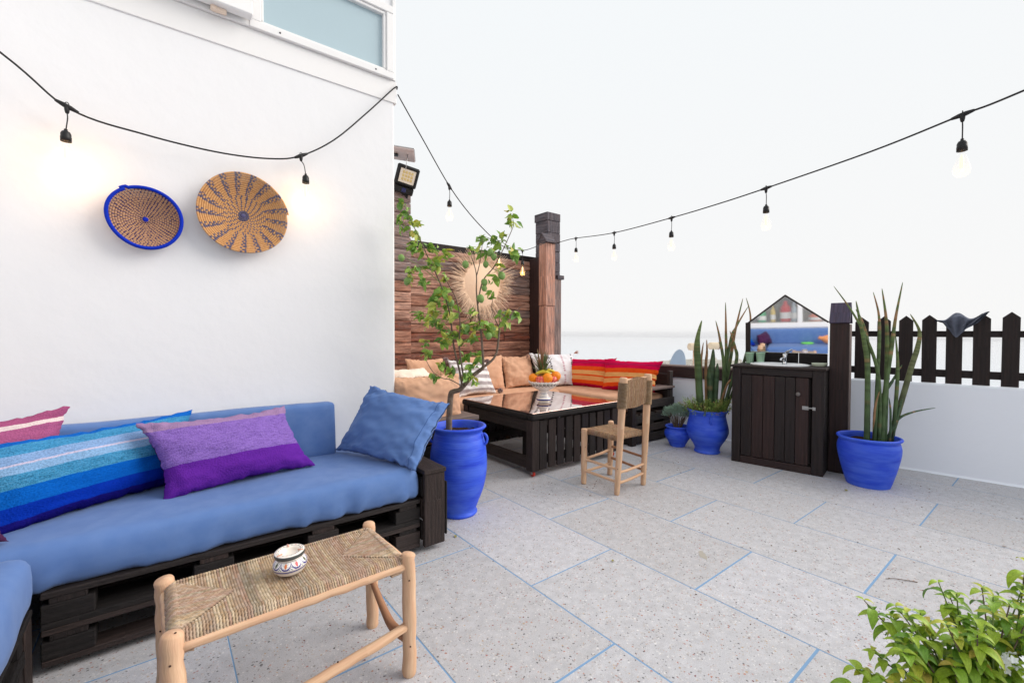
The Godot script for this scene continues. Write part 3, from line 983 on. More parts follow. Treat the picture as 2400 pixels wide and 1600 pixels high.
func plank_wall() -> void:
	var w := thing("plank_wall", "weathered brown wall of rough horizontal planks behind the tan corner sofa", "wall")
	board("backing", Vector3(1.3, 0.0, -4.78), Vector3(4.1, 2.24, -4.67), M.dark_wood, w)
	var y := 0.02
	var row := 0
	while y < 2.16:
		var hh := rng.randf_range(0.085, 0.125)
		if y + hh > 2.17:
			hh = 2.255 - y
		var x := 1.9
		var cut := 3.02 + jit(0.02) + (0.5 if row % 7 == 3 else 0.0)
		for seg in [[1.95, cut], [cut, 4.05]]:
			var k := "plank_pale"
			var u := rng.randf()
			var hgt := y / 2.2
			if hgt > 0.78:
				k = "plank_grey" if u < 0.6 else "plank_pale"
			elif hgt > 0.5:
				k = "plank_pale" if u < 0.65 else ("plank_tan" if u < 0.85 else "plank_grey")
			else:
				k = "plank_red" if u < 0.5 else ("plank_tan" if u < 0.75 else "plank_brown")
			var l: float = seg[1] - seg[0] - 0.003
			part("plank", rough_plank(Vector3(l, hh - 0.002, 0.03), rng.randi() % 9999, 0.02), M[k], w, at(Vector3((seg[0] + seg[1]) * 0.5, y + hh * 0.5, -4.645 + jit(0.006)), 0, 0, jit(0.004)))
		y += hh
		row += 1
	# tall boarded pillar at the left end
	var p := thing("boarded_pillar", "tall boarded pillar at the left end of the plank wall, carrying the floodlight", "pillar")
	board("core", Vector3(1.82, 0, -4.76), Vector3(2.185, 2.84, -4.62), M.dark_wood, p)
	y = 0.02
	while y < 2.82:
		var hh := rng.randf_range(0.09, 0.14)
		hh = minf(hh, 2.85 - y)
		var u := rng.randf()
		var k := "plank_grey" if y > 1.7 else ("plank_pale" if y > 1.25 and u < 0.6 else ("plank_red" if u < 0.6 else "plank_tan"))
		part("plank", rough_plank(Vector3(0.385, hh - 0.004, 0.03), rng.randi() % 9999, 0.008), M[k], p, at(Vector3(2.0, y + hh * 0.5, -4.6)))
		y += hh
	# right: boarded pillar of greyer wood, wider cap course
	var q := thing("grey_pillar", "tall grey boarded pillar at the right end of the plank wall", "pillar")
	y = 0.0
	while y < 2.8:
		var hh := rng.randf_range(0.1, 0.17)
		hh = minf(hh, 2.83 - y)
		var cap := 0.014 if y + hh > 2.75 else 0.0
		var mb := MB.new()
		mb.box(Vector3(0.235 + cap, hh - 0.004, 0.25 + cap), Transform3D(), 0.004, Vector2(rng.randf() * 5, rng.randf() * 5))
		part("board_course", mb.done(false), M.pillar_grey, q, at(Vector3(4.235 - cap * 0.5 + jit(0.002), y + hh * 0.5, -4.575 + jit(0.002)), jit(0.012)))
		y += hh
	board("side_board", Vector3(4.125, 0.1, -4.448), Vector3(4.358, 1.93, -4.43), M.plank_grey, q)
	board("ledge", Vector3(4.28, 1.93, -4.47), Vector3(4.4, 1.985, -4.415), M.pillar_grey, q)
	# slim gabled post in front of it
	var s := thing("gabled_post", "slim wooden post with a small gabled cap in front of the grey pillar", "post")
	board("lower_board", Vector3(3.955, 0.0, -4.44), Vector3(4.118, 1.55, -4.31), M.pillar_pale, s)
	board("inner_side", Vector3(3.952, 0.0, -4.64), Vector3(3.972, 2.2, -4.442), M.cabinet_wood_b, s)  # dark tone paints the shade on this face, over redder protected wood
	board("upper_board", Vector3(3.95, 1.553, -4.44), Vector3(4.116, 2.37, -4.3), M.pillar_pale, s)
	gable("cap", Vector3(4.02, 2.375, -4.375), 0.2, 0.17, 0.13, s, M.pillar_grey, PI * 0.5)

# a little saddle roof of two sloping boards and two gable ends
func gable(called: String, c: Vector3, w: float, l: float, hh: float, parent: Node, m: Material, yaw := 0.0) -> void:
	var mb := MB.new()
	var ang := atan2(hh, w * 0.5)
	var sl := sqrt(hh * hh + w * w * 0.25)
	for sg in [-1.0, 1.0]:
		mb.box(Vector3(sl, 0.014, l), Transform3D(Basis(Vector3(0, 0, 1), -sg * ang), Vector3(sg * w * 0.25, hh * 0.5, 0)), 0.002, Vector2(rng.randf(), rng.randf()))
	for z in [-1.0, 1.0]:
		mb.face([Vector3(-w * 0.45, 0, z * l * 0.44), Vector3(w * 0.45, 0, z * l * 0.44), Vector3(0, hh * 0.93, z * l * 0.44)], Vector3(0, 0, z), [Vector2(0, 0), Vector2(0.1, 0), Vector2(0.05, 0.1)])
	part(called, mb.done(false), m, parent, at(c, yaw))

func wall_x(z: float) -> float:
	return 5.215 + 0.14 * (z + 0.55)

func boundary() -> void:
	var yaw := atan(0.14)
	var w := thing("parapet_wall", "low white plastered wall along the sea edge, under the picket fence", "wall", Vector3(wall_x(-1.2), 0, -1.2), yaw)
	var mb := MB.new()
	mb.box(Vector3(0.16, 1.065, 7.2), Transform3D(), 0.012)
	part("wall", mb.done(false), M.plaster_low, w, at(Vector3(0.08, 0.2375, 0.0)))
	board("coping_board", Vector3(-0.022, 0.665, -3.4), Vector3(0.0, 0.785, -0.95), M.cabinet_wood_b, w)
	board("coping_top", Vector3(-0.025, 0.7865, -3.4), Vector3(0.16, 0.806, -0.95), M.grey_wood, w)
	# mortar crumbs along the foot
	var fo := MB.new()
	var f := noise(9, 8.0, 3)
	fo.grid(120, 3, func(a: float, b: float) -> Vector3:
		var z := -3.5 + 7.0 * a
		var wd := 0.012 + 0.012 * f.get_noise_1d(z * 3.0)
		return Vector3(-wd * (1.0 - b), 0.018 * b * b + 0.002 * f.get_noise_2d(z * 9.0, b * 4.0), z))
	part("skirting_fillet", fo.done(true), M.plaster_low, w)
	# picket fence standing on it
	var fe := thing("picket_fence", "dark brown pointed picket fence on the low white wall", "fence", Vector3(wall_x(-1.2), 0, -1.2), yaw)
	var zs := [-1.2435, -1.0855, -0.938, -0.785, -0.6335, -0.4745, -0.3185, -0.16, -0.005, 0.15, 0.3, 0.46, 0.61]
	for i in zs.size():
		var z: float = (zs[i] + 1.2) / cos(yaw)
		var pm := MB.new()
		var wd := 0.097 + jit(0.004)
		var pk := 0.572 + jit(0.004) + 0.02 * minf(1.0, i / 6.0)
		var shd := pk - 0.045
		var th := 0.022
		for sg in [-1.0, 1.0]:
			pm.face([Vector3(sg * th * 0.5, 0, -wd * 0.5), Vector3(sg * th * 0.5, 0, wd * 0.5), Vector3(sg * th * 0.5, shd, wd * 0.5), Vector3(sg * th * 0.5, pk, 0), Vector3(sg * th * 0.5, shd, -wd * 0.5)], Vector3(sg, 0, 0), [Vector2(0, 0), Vector2(0, 0.1), Vector2(shd, 0.1), Vector2(pk, 0.05), Vector2(shd, 0)])
		var ring := [Vector3(0, 0, -wd * 0.5), Vector3(0, 0, wd * 0.5), Vector3(0, shd, wd * 0.5), Vector3(0, pk, 0), Vector3(0, shd, -wd * 0.5)]
		for k in 5:
			var a: Vector3 = ring[k]
			var b: Vector3 = ring[(k + 1) % 5]
			var t := Vector3(th * 0.5, 0, 0)
			pm.face([a - t, b - t, b + t, a + t], (a + b) * 0.5 - Vector3(0, shd * 0.5, 0), [Vector2(a.y, 0), Vector2(b.y, 0), Vector2(b.y, 0.02), Vector2(a.y, 0.02)])
		for q in pm.t.size():
			pm.t[q] += Vector2(i * 0.77, i * 0.31)
		part("picket", pm.done(false), M.picket_wood, fe, at(Vector3(0.042, 0.774, z), jit(0.01), jit(0.006)))
	board("rail", Vector3(0.054, 1.167, -0.16), Vector3(0.085, 1.219, 1.95), M.picket_wood, fe)
	board("rail", Vector3(0.054, 0.825, -0.16), Vector3(0.085, 0.888, 1.95), M.picket_wood, fe)

func blue_corner() -> void:
	var dw := [M.dark_wood, M.dark_wood_b, M.dark_wood_c]
	var b := thing("pallet_sofa_base", "black stained pallet base of the long blue sofa, with a boxy right arm", "sofa")
	pallet(b, Vector3(0.38, 0.03, -2.56), 1.44, 0.72, 2, 0.13, dw, 4)
	# arm: upright stack of boards at the right end
	board("arm_front", Vector3(1.112, 0.03, -2.2), Vector3(1.236, 0.424, -2.172), M.dark_wood_b, b)
	board("arm_top", Vector3(1.108, 0.426, -2.92), Vector3(1.242, 0.45, -2.166), M.dark_wood_b, b)
	for k in 3:
		board("arm_board", Vector3(1.228, 0.07 + k * 0.12, -2.9), Vector3(1.246, 0.17 + k * 0.12, -2.203), dw[k], b)
		board("arm_board", Vector3(1.108, 0.06 + k * 0.12, -2.9), Vector3(1.122, 0.165 + k * 0.12, -2.203), dw[k], b)
	board("arm_block", Vector3(1.25, 0.06, -2.28), Vector3(1.262, 0.36, -2.19), M.dark_wood_c, b)
	var b2 := thing("pallet_sofa_base", "black stained pallet base under the blue mattress at the left edge", "sofa")
	var holder := Node3D.new()
	pallet_z(b2, Vector3(-0.73, 0.03, -1.0), 0.74, 2.36, 2, 0.115, dw)
	# mattresses and back cushions
	solo("seat_mattress", "long blue seat mattress on the pallet base along the house wall", "mattress", soft_box(Vector3(2.16, 0.17, 0.77), 0.055, 0.03, 0.009, 5, {"crown": 0.012, "fold": 0.011}), M.blue_cotton, at(Vector3(0.02, 0.372, -2.58)))
	solo("seat_mattress", "blue seat mattress at the left edge, its corner overlapping the long one", "mattress", soft_box(Vector3(0.72, 0.2, 2.2), 0.06, 0.04, 0.009, 15, {"crown": 0.01}), M.blue_cotton, at(Vector3(-0.70, 0.362, -1.08)))
	solo("back_cushion", "long blue back cushion leaning on the house wall", "cushion", soft_box(Vector3(1.9, 0.33, 0.13), 0.03, 0.03, 0.005, 8), M.blue_cotton, at(Vector3(-0.11, 0.605, -2.865), 0, -0.05))
	solo("back_cushion", "long blue back cushion under the kitchen window, seen in the mirror", "cushion", soft_box(Vector3(0.12, 0.32, 2.5), 0.03, 0.06, 0.005, 9), M.blue_cotton, at(Vector3(-1.04, 0.605, -1.3), 0, 0, -0.04))
	# loose pillows
	pillow("pillow", "purple and lilac striped pillow leaning at the middle of the blue sofa", [Vector3(-0.095, 0.795, -2.56), Vector3(0.53, 0.79, -2.70), Vector3(0.655, 0.47, -2.57), Vector3(0.0, 0.455, -2.45)], 0.18, M.purple_bands, {"seed": 4, "bow": 0.075, "wr": 0.005, "group": "pillows on the blue sofas"})
	pillow("pillow", "blue and turquoise banded pillow left of the purple one", [Vector3(-0.60, 0.765, -2.56), Vector3(0.12, 0.80, -2.79), Vector3(0.08, 0.47, -2.70), Vector3(-0.53, 0.45, -2.36)], 0.18, M.blue_bands, {"seed": 6, "bow": 0.06, "wr": 0.005, "group": "pillows on the blue sofas"})
	pillow("pillow", "pink pillow with a white line behind the blue banded one", [Vector3(-0.95, 0.79, -2.66), Vector3(-0.325, 0.872, -2.735), Vector3(-0.34, 0.5, -2.68), Vector3(-0.95, 0.46, -2.54)], 0.16, M.pink_bands, {"seed": 8, "bow": 0.05, "group": "pillows on the blue sofas"})
	pillow("pillow", "plain blue pillow propped in the right corner of the blue sofa", [Vector3(1.0, 0.875, -2.66), Vector3(1.375, 0.765, -2.36), Vector3(1.06, 0.46, -2.17), Vector3(0.845, 0.47, -2.83)], 0.15, M.blue_cotton, {"seed": 10, "bow": 0.05, "seams": [0.9], "pow": 0.42, "wr": 0.0065, "n": 56, "group": "pillows on the blue sofas"})
	pillow("pillow", "dark purple pillow at the left edge in front of the blue banded one", [Vector3(-1.0, 0.72, -2.22), Vector3(-0.45, 0.69, -2.33), Vector3(-0.425, 0.47, -2.29), Vector3(-0.97, 0.47, -2.1)], 0.15, mat("dark_purple", srgb(66, 24, 62), 0.95), {"seed": 12, "group": "pillows on the blue sofas"})
	# toys on the left sofa that the mirror shows
	var toy := MB.new()
	toy.lathe(PackedVector2Array([Vector2(0.001, 0), Vector2(0.05, 0.01), Vector2(0.085, 0.06), Vector2(0.08, 0.11), Vector2(0.05, 0.15), Vector2(0.03, 0.19), Vector2(0.035, 0.22), Vector2(0.001, 0.235)]), 20)
	solo("soft_toy", "orange and yellow soft toy lying on the left sofa, seen in the mirror", "toy", toy.done(true), mat("toy_orange", srgb(226, 150, 96), 0.8), Transform3D(Basis(Vector3.RIGHT, -1.35), Vector3(-0.75, 0.55, -1.1)))
	var disc := MB.new()
	disc.lathe(PackedVector2Array([Vector2(0.001, 0), Vector2(0.1, 0), Vector2(0.11, 0.012), Vector2(0.1, 0.022), Vector2(0.001, 0.024)]), 28)
	solo("flying_disc", "bright green plastic disc on the left sofa, seen in the mirror", "toy", disc.done(true), mat("disc_green", srgb(120, 220, 80), 0.5), at(Vector3(-0.86, 0.474, -1.5)))

func pallet_z(o: Node3D, c: Vector3, w: float, d: float, layers: int, lh: float, m: Array) -> void: # long boards along z
	for l in layers:
		var y := c.y + l * lh
		for k in 3:
			var x := c.x + (k - 1) * (w * 0.5 - 0.05)
			board("bottom_board", Vector3(x - 0.05, y, c.z - d * 0.5), Vector3(x + 0.05 + jit(0.004), y + 0.022, c.z + d * 0.5), m[rng.randi() % 3], o)
			for b in 4:
				var z := c.z - d * 0.5 + 0.07 + (d - 0.14) * b / 3.0
				board("block", Vector3(x - 0.048, y + 0.022, z - 0.07), Vector3(x + 0.048 + jit(0.004), y + lh - 0.022, z + 0.07), m[rng.randi() % 3], o)
		for k in 5:
			var x := c.x - w * 0.5 + 0.05 + (w - 0.1) * k / 4.0
			board("deck_board", Vector3(x - 0.055, y + lh - 0.022, c.z - d * 0.5), Vector3(x + 0.055 + jit(0.004), y + lh, c.z + d * 0.5), m[rng.randi() % 3], o)
	board("end_post", Vector3(c.x + w * 0.5 - 0.1, 0.0, c.z - d * 0.5 + 0.0), Vector3(c.x + w * 0.5 + 0.004, c.y + layers * lh - 0.03, c.z - d * 0.5 + 0.09), m[1], o)

func tassel(p: Vector3, dir: Vector3, m: Material, parent: Node, pom := false) -> void:
	var mb := MB.new()
	var cnt := 90 if pom else 26
	for i in cnt:
		var d := Vector3(jit(1), jit(1), jit(1)).normalized()
		if not pom:
			d = (dir + d * 0.45).normalized()
		var l := 0.036 if pom else rng.randf_range(0.05, 0.075)
		mb.tube(PackedVector3Array([p, p + d * l * 0.6, p + d * l + Vector3(jit(0.004), -0.003, jit(0.004))]), PackedFloat32Array([0.003, 0.0028, 0.0015]), 4, true)
	part("pompom" if pom else "tassel", mb.done(true), m, parent)

func tan_corner() -> void:
	var dw := [M.dark_wood, M.dark_wood_b, M.dark_wood_c]
	var b := thing("corner_sofa_base", "dark stained pallet frame of the tan corner sofa round the low table", "sofa")
	# far run along the plank wall
	pallet(b, Vector3(2.9, 0.03, -4.25), 3.1, 0.62, 2, 0.15, dw, 6)
	# left run along the house's side wall
	pallet_z(b, Vector3(1.6, 0.03, -3.4), 0.56, 1.05, 2, 0.15, dw)
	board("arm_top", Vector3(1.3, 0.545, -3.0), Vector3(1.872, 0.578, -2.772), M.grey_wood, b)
	board("arm_front", Vector3(1.78, 0.0, -2.8), Vector3(1.87, 0.543, -2.78), M.dark_wood_b, b)
	for k in 4:
		board("arm_board", Vector3(1.3, 0.05 + k * 0.125, -2.8), Vector3(1.777, 0.15 + k * 0.125, -2.782), dw[k % 3], b)
	for k in 3:
		board("side_board", Vector3(1.862, 0.06 + k * 0.14, -3.9), Vector3(1.876, 0.16 + k * 0.14, -2.803), dw[k % 3], b)
	# right run along the parapet
	pallet_z(b, Vector3(4.22, 0.03, -3.42), 0.68, 1.08, 2, 0.15, dw)
	var ends := [[0.02, 0.1, 4.56], [0.125, 0.2, 4.58], [0.23, 0.31, 4.6], [0.375, 0.462, 4.66]]
	for k in 4:
		board("end_board", Vector3(3.94, ends[k][0], -2.9), Vector3(ends[k][2], ends[k][1], -2.872), dw[k % 3], b)
	board("corner_post", Vector3(3.868, 0.0, -2.93), Vector3(3.937, 0.5, -2.868), M.cabinet_wood, b)
	board("back_post", Vector3(4.56, 0.0, -2.96), Vector3(4.62, 0.55, -2.9), M.dark_wood, b)
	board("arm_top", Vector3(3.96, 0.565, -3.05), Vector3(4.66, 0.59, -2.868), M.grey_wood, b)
	board("back_board", Vector3(4.63, 0.3, -4.4), Vector3(4.655, 0.72, -2.93), M.dark_wood, b)
	board("back_post", Vector3(4.6, 0.3, -2.935), Vector3(4.665, 0.76, -2.895), M.dark_wood_b, b)
	# seats
	solo("seat_mattress", "tan seat mattress along the plank wall", "mattress", soft_box(Vector3(2.6, 0.16, 0.66), 0.035, 0.06, 0.004, 21, {"crown": 0.004}), M.tan_cotton, at(Vector3(2.56, 0.42, -4.26)), "tan sofa mattresses")
	solo("seat_mattress", "tan seat mattress under the red striped pillows", "mattress", soft_box(Vector3(0.74, 0.15, 1.7), 0.035, 0.06, 0.005, 22, {"crown": 0.006}), M.tan_cotton, at(Vector3(4.24, 0.418, -3.82)), "tan sofa mattresses")
	solo("seat_mattress", "tan seat mattress beside the house corner behind the lemon tree", "mattress", soft_box(Vector3(0.56, 0.16, 0.9), 0.035, 0.06, 0.004, 23), M.tan_cotton, at(Vector3(1.58, 0.42, -3.46)), "tan sofa mattresses")
	# back cushions
	pillow("back_cushion", "tan back cushion at the left end of the plank wall", [Vector3(2.06, 0.915, -4.47), Vector3(2.52, 0.905, -4.47), Vector3(2.54, 0.49, -4.38), Vector3(2.06, 0.49, -4.38)], 0.16, M.tan_cotton, {"seed": 31, "bow": 0.05, "cat": "cushion", "wr": 0.004, "group": "tan back cushions"})
	pillow("back_cushion", "tan back cushion just right of the grey and white striped pillow", [Vector3(2.75, 0.915, -4.47), Vector3(3.34, 0.915, -4.45), Vector3(3.33, 0.5, -4.36), Vector3(2.78, 0.5, -4.38)], 0.14, M.tan_cotton, {"seed": 33, "bow": 0.045, "cat": "cushion", "wr": 0.004, "group": "tan back cushions"})
	pillow("back_cushion", "creased tan back cushion left of the white dashed pillow", [Vector3(3.33, 0.9, -4.47), Vector3(3.82, 0.9, -4.47), Vector3(3.84, 0.5, -4.36), Vector3(3.34, 0.5, -4.36)], 0.17, M.tan_cotton, {"seed": 35, "bow": 0.05, "cat": "cushion", "wr": 0.007, "group": "tan back cushions"})
	pillow("back_cushion", "large tan cushion standing behind the left arm, next to the lemon tree", [Vector3(1.27, 0.88, -2.99), Vector3(1.81, 0.885, -2.97), Vector3(1.825, 0.5, -2.95), Vector3(1.27, 0.5, -2.95)], 0.17, M.tan_cotton, {"seed": 37, "bow": 0.035, "pow": 0.35, "cat": "cushion", "wr": 0.006, "n": 56, "group": "tan back cushions"})
	# loose pillows
	var gs := pillow("pillow", "grey and white striped pillow with pompoms", [Vector3(2.45, 0.9, -4.26), Vector3(2.95, 0.85, -4.24), Vector3(3.0, 0.51, -4.1), Vector3(2.5, 0.5, -4.1)], 0.15, M.grey_bands, {"seed": 41, "bow": 0.06})
	for p in [Vector3(2.43, 0.9, -4.25), Vector3(2.97, 0.865, -4.24), Vector3(3.05, 0.535, -4.09)]:
		tassel(p, Vector3.ZERO, M.mauve_yarn, gs, true)
	var wd := pillow("pillow", "white pillow with dark dashed lines and tassels in the sofa corner", [Vector3(3.735, 0.93, -4.38), Vector3(4.43, 0.91, -4.27), Vector3(4.33, 0.5, -4.12), Vector3(3.78, 0.5, -4.22)], 0.15, M.dash_bands, {"seed": 43, "bow": 0.05})
	tassel(Vector3(3.72, 0.92, -4.37), Vector3(-0.8, -0.4, 0.3), M.pink_yarn, wd)
	tassel(Vector3(4.44, 0.915, -4.26), Vector3(0.8, 0.35, 0.2), M.pink_yarn, wd)
	tassel(Vector3(3.76, 0.515, -4.2), Vector3(-0.7, -0.25, 0.4), M.pink_yarn, wd)
	tassel(Vector3(4.34, 0.51, -4.1), Vector3(0.4, -0.2, 0.6), M.pink_yarn, wd)
	var fr := pillow("pillow", "cream fringed pillow behind the house corner", [Vector3(1.62, 0.86, -3.95), Vector3(2.08, 0.84, -4.1), Vector3(2.26, 0.6, -3.95), Vector3(1.7, 0.52, -3.75)], 0.2, M.cream_cotton, {"seed": 45, "bow": 0.1})
	var fm := MB.new()
	for i in 150:
		var u := rng.randf()
		var p := Vector3(1.78, 0.775, -3.80).lerp(Vector3(2.23, 0.66, -3.9), u) + Vector3(0, 0.06 * sin(PI * u), 0.02) + Vector3(jit(0.01), jit(0.012), jit(0.01))
		var e := p + Vector3(jit(0.02) + 0.01, -rng.randf_range(0.09, 0.15), 0.035 + jit(0.01))
		fm.tube(path([p, p.lerp(e, 0.5) + Vector3(0, 0.008, 0.016), e], 3), taper(7, 0.0022, 0.0012), 4)
	part("fringe", fm.done(true), M.cream_cotton, fr)
	pillow("pillow", "red and orange striped pillow at the back of the right sofa run", [Vector3(4.38, 0.845, -4.36), Vector3(4.52, 0.875, -3.6), Vector3(4.38, 0.475, -3.66), Vector3(4.26, 0.475, -4.36)], 0.17, M.red_bands, {"seed": 47, "bow": 0.06, "group": "red striped pillows"})
	pillow("pillow", "red and orange striped pillow nearest the wooden chair", [Vector3(4.42, 0.865, -3.7), Vector3(4.52, 0.872, -2.93), Vector3(4.4, 0.52, -2.96), Vector3(4.3, 0.475, -3.66)], 0.18, M.red_bands, {"seed": 49, "bow": 0.06, "group": "red striped pillows"})

func table_and_bowl() -> void:
	var t := thing("low_table", "square dark slatted table with a bronze mirror glass top", "table", Vector3(2.93, 0, -3.28))
	var X := 0.56
	var Z := 0.545
	# top: frame with rounded edge, glass set in
	board("top_frame", Vector3(-X, 0.475, Z - 0.07), Vector3(X, 0.526, Z), M.dark_wood_c, t, 0.012)
	board("top_frame", Vector3(-X, 0.475, -Z), Vector3(X, 0.526, -Z + 0.07), M.dark_wood_c, t, 0.012)
	board("top_frame", Vector3(-X, 0.4755, -Z + 0.072), Vector3(-X + 0.06, 0.5255, Z - 0.072), M.dark_wood_c, t, 0.012)
	board("top_frame", Vector3(X - 0.06, 0.4755, -Z + 0.072), Vector3(X, 0.5255, Z - 0.072), M.dark_wood_c, t, 0.012)
	board("glass_top", Vector3(-X + 0.012, 0.5275, -Z + 0.012), Vector3(X - 0.012, 0.5345, Z - 0.012), M.bronze_glass, t, 0.002)
	for sx in [-1.0, 1.0]:
		for sz in [-1.0, 1.0]:
			board("leg", Vector3(sx * (X - 0.05) - 0.04, 0.05, sz * (Z - 0.055) - 0.04), Vector3(sx * (X - 0.05) + 0.04, 0.472, sz * (Z - 0.055) + 0.04), M.dark_wood_b, t)
			var c := Node3D.new()
			c.name = "caster"
			t.add_child(c, true)
			c.position = Vector3(sx * (X - 0.05), 0, sz * (Z - 0.055))
			var wm := MB.new()
			wm.lathe(PackedVector2Array([Vector2(0.006, -0.01), Vector2(0.02, -0.01), Vector2(0.0225, -0.005), Vector2(0.0225, 0.005), Vector2(0.02, 0.01), Vector2(0.006, 0.01)]), 20)
			part("wheel", wm.done(true), mat("red_rubber", srgb(190, 58, 48), 0.5), c, Transform3D(Basis(Vector3(0, 0, 1), PI * 0.5), Vector3(0, 0.0225, 0.005)))
			var fk := MB.new()
			fk.box(Vector3(0.03, 0.012, 0.03), at(Vector3(0, 0.047, 0)), 0.002)
			fk.box(Vector3(0.003, 0.03, 0.018), at(Vector3(0.013, 0.033, 0.003)), 0.001)
			fk.box(Vector3(0.003, 0.03, 0.018), at(Vector3(-0.013, 0.033, 0.003)), 0.001)
			part("fork", fk.done(false), M.steel, c)
	board("leg", Vector3(-0.3, 0.05, 0.1), Vector3(-0.22, 0.472, 0.18), M.dark_wood_c, t)
	# open sides: rails along z
	for sx in [-1.0, 1.0]:
		board("upper_rail", Vector3(sx * (X - 0.035) - 0.012, 0.37, -Z + 0.1), Vector3(sx * (X - 0.035) + 0.012, 0.47, Z - 0.1), M.dark_wood, t)
		board("lower_rail", Vector3(sx * (X - 0.045) - 0.02, 0.06, -Z + 0.1), Vector3(sx * (X - 0.045) + 0.02, 0.155, Z - 0.1), M.dark_wood_b, t)
	# slatted sides
	for sz in [-1.0, 1.0]:
		board("lower_rail", Vector3(-X + 0.1, 0.09, sz * (Z - 0.06) - 0.014), Vector3(X - 0.1, 0.16, sz * (Z - 0.06) + 0.014), M.dark_wood_c, t)
		for k in 9:
			var x := -X + 0.145 + 0.102 * k + jit(0.004)
			if x > X - 0.08:
				continue
			board("slat", Vector3(x - 0.04, 0.05 + jit(0.01), sz * (Z - 0.032) - 0.009), Vector3(x + 0.042, 0.462, sz * (Z - 0.032) + 0.009), [M.dark_wood, M.dark_wood_b, M.cabinet_wood][k % 3], t)
	# painted footed bowl
	var bw := thing("fruit_bowl", "white footed ceramic bowl with blue and green painted bands on the glass table", "bowl", Vector3(2.871, 0.5345, -3.148))
	var pr := PackedVector2Array()
	var ctl := []
	for p in [[0.05, 0.0], [0.056, 0.004], [0.05, 0.012], [0.066, 0.02], [0.072, 0.028], [0.067, 0.038], [0.05, 0.052], [0.043, 0.07], [0.038, 0.085], [0.037, 0.1], [0.048, 0.114], [0.08, 0.13], [0.115, 0.155], [0.142, 0.18], [0.15, 0.197]]:
		ctl.append(Vector3(p[0], p[1], 0))
	pr.append(Vector2(0.001, 0.0))
	for p in path(ctl, 5):
		pr.append(Vector2(p.x, p.y))
	for p in [[0.152, 0.2], [0.148, 0.202], [0.138, 0.184], [0.11, 0.16], [0.075, 0.138], [0.04, 0.124], [0.001, 0.12]]:
		pr.append(Vector2(p[0], p[1]))
	var bm := MB.new()
	bm.lathe(pr, 72)
	for i in bm.v.size():
		if bm.v[i].y > 0.19:
			var an := atan2(bm.v[i].z, bm.v[i].x)
			bm.v[i].y += 0.003 * cos(an * 26.0)
	var im := Image.create(1024, 512, false, Image.FORMAT_RGB8)
	im.fill(srgb(236, 232, 226))
	# paint by height: uv.y follows the profile length
	var total := 0.0
	var lens := [0.0]
	for i in range(1, pr.size()):
		total += pr[i].distance_to(pr[i - 1])
		lens.append(total)
	var row := func(h0: float, lim: int) -> int:
		for i in range(1, lim):
			if pr[i].y >= h0:
				return int(lens[i] / total * 512.0)
		return 0
	var navy := srgb(40, 44, 120)
	var ink := srgb(52, 60, 70)
	var grn := srgb(92, 120, 104)
	var top: int = pr.size() - 8
	var y0: int = row.call(0.02, top)
	var y1: int = row.call(0.034, top)
	im.fill_rect(Rect2i(0, y0, 1024, y1 - y0), navy)
	for hh in [0.05, 0.084, 0.112]:
		im.fill_rect(Rect2i(0, row.call(hh, top), 1024, 4), navy)
	for k in 40:
		var ya: int = row.call(0.066, top)
		im.fill_rect(Rect2i(k * 25 + 6, ya + (k % 2) * 14, 10, 8), navy if k % 3 else ink)
	var r0: int = row.call(0.155, top)
	var r1: int = row.call(0.194, top)
	for x in 1024:
		for y in range(r0, r1):
			var q := float(y - r0) / (r1 - r0)
			var w := sin(x / 1024.0 * TAU * 24.0)
			if absf(q - 0.3 - 0.13 * w) < 0.09:
				im.set_pixel(x, y, ink)
			elif q > 0.55 and q < 0.95 and (q - 0.75) * 5.0 < w and w < 0.9:
				im.set_pixel(x, y, grn)
			elif q > 0.52 and q < 0.57:
				im.set_pixel(x, y, navy)
	part("body", bm.done(true), mat("painted_bowl", Color(1, 1, 1), 0.18, {"tex": tex(im), "coat": 0.4, "coatr": 0.1}), bw)
	fruit()

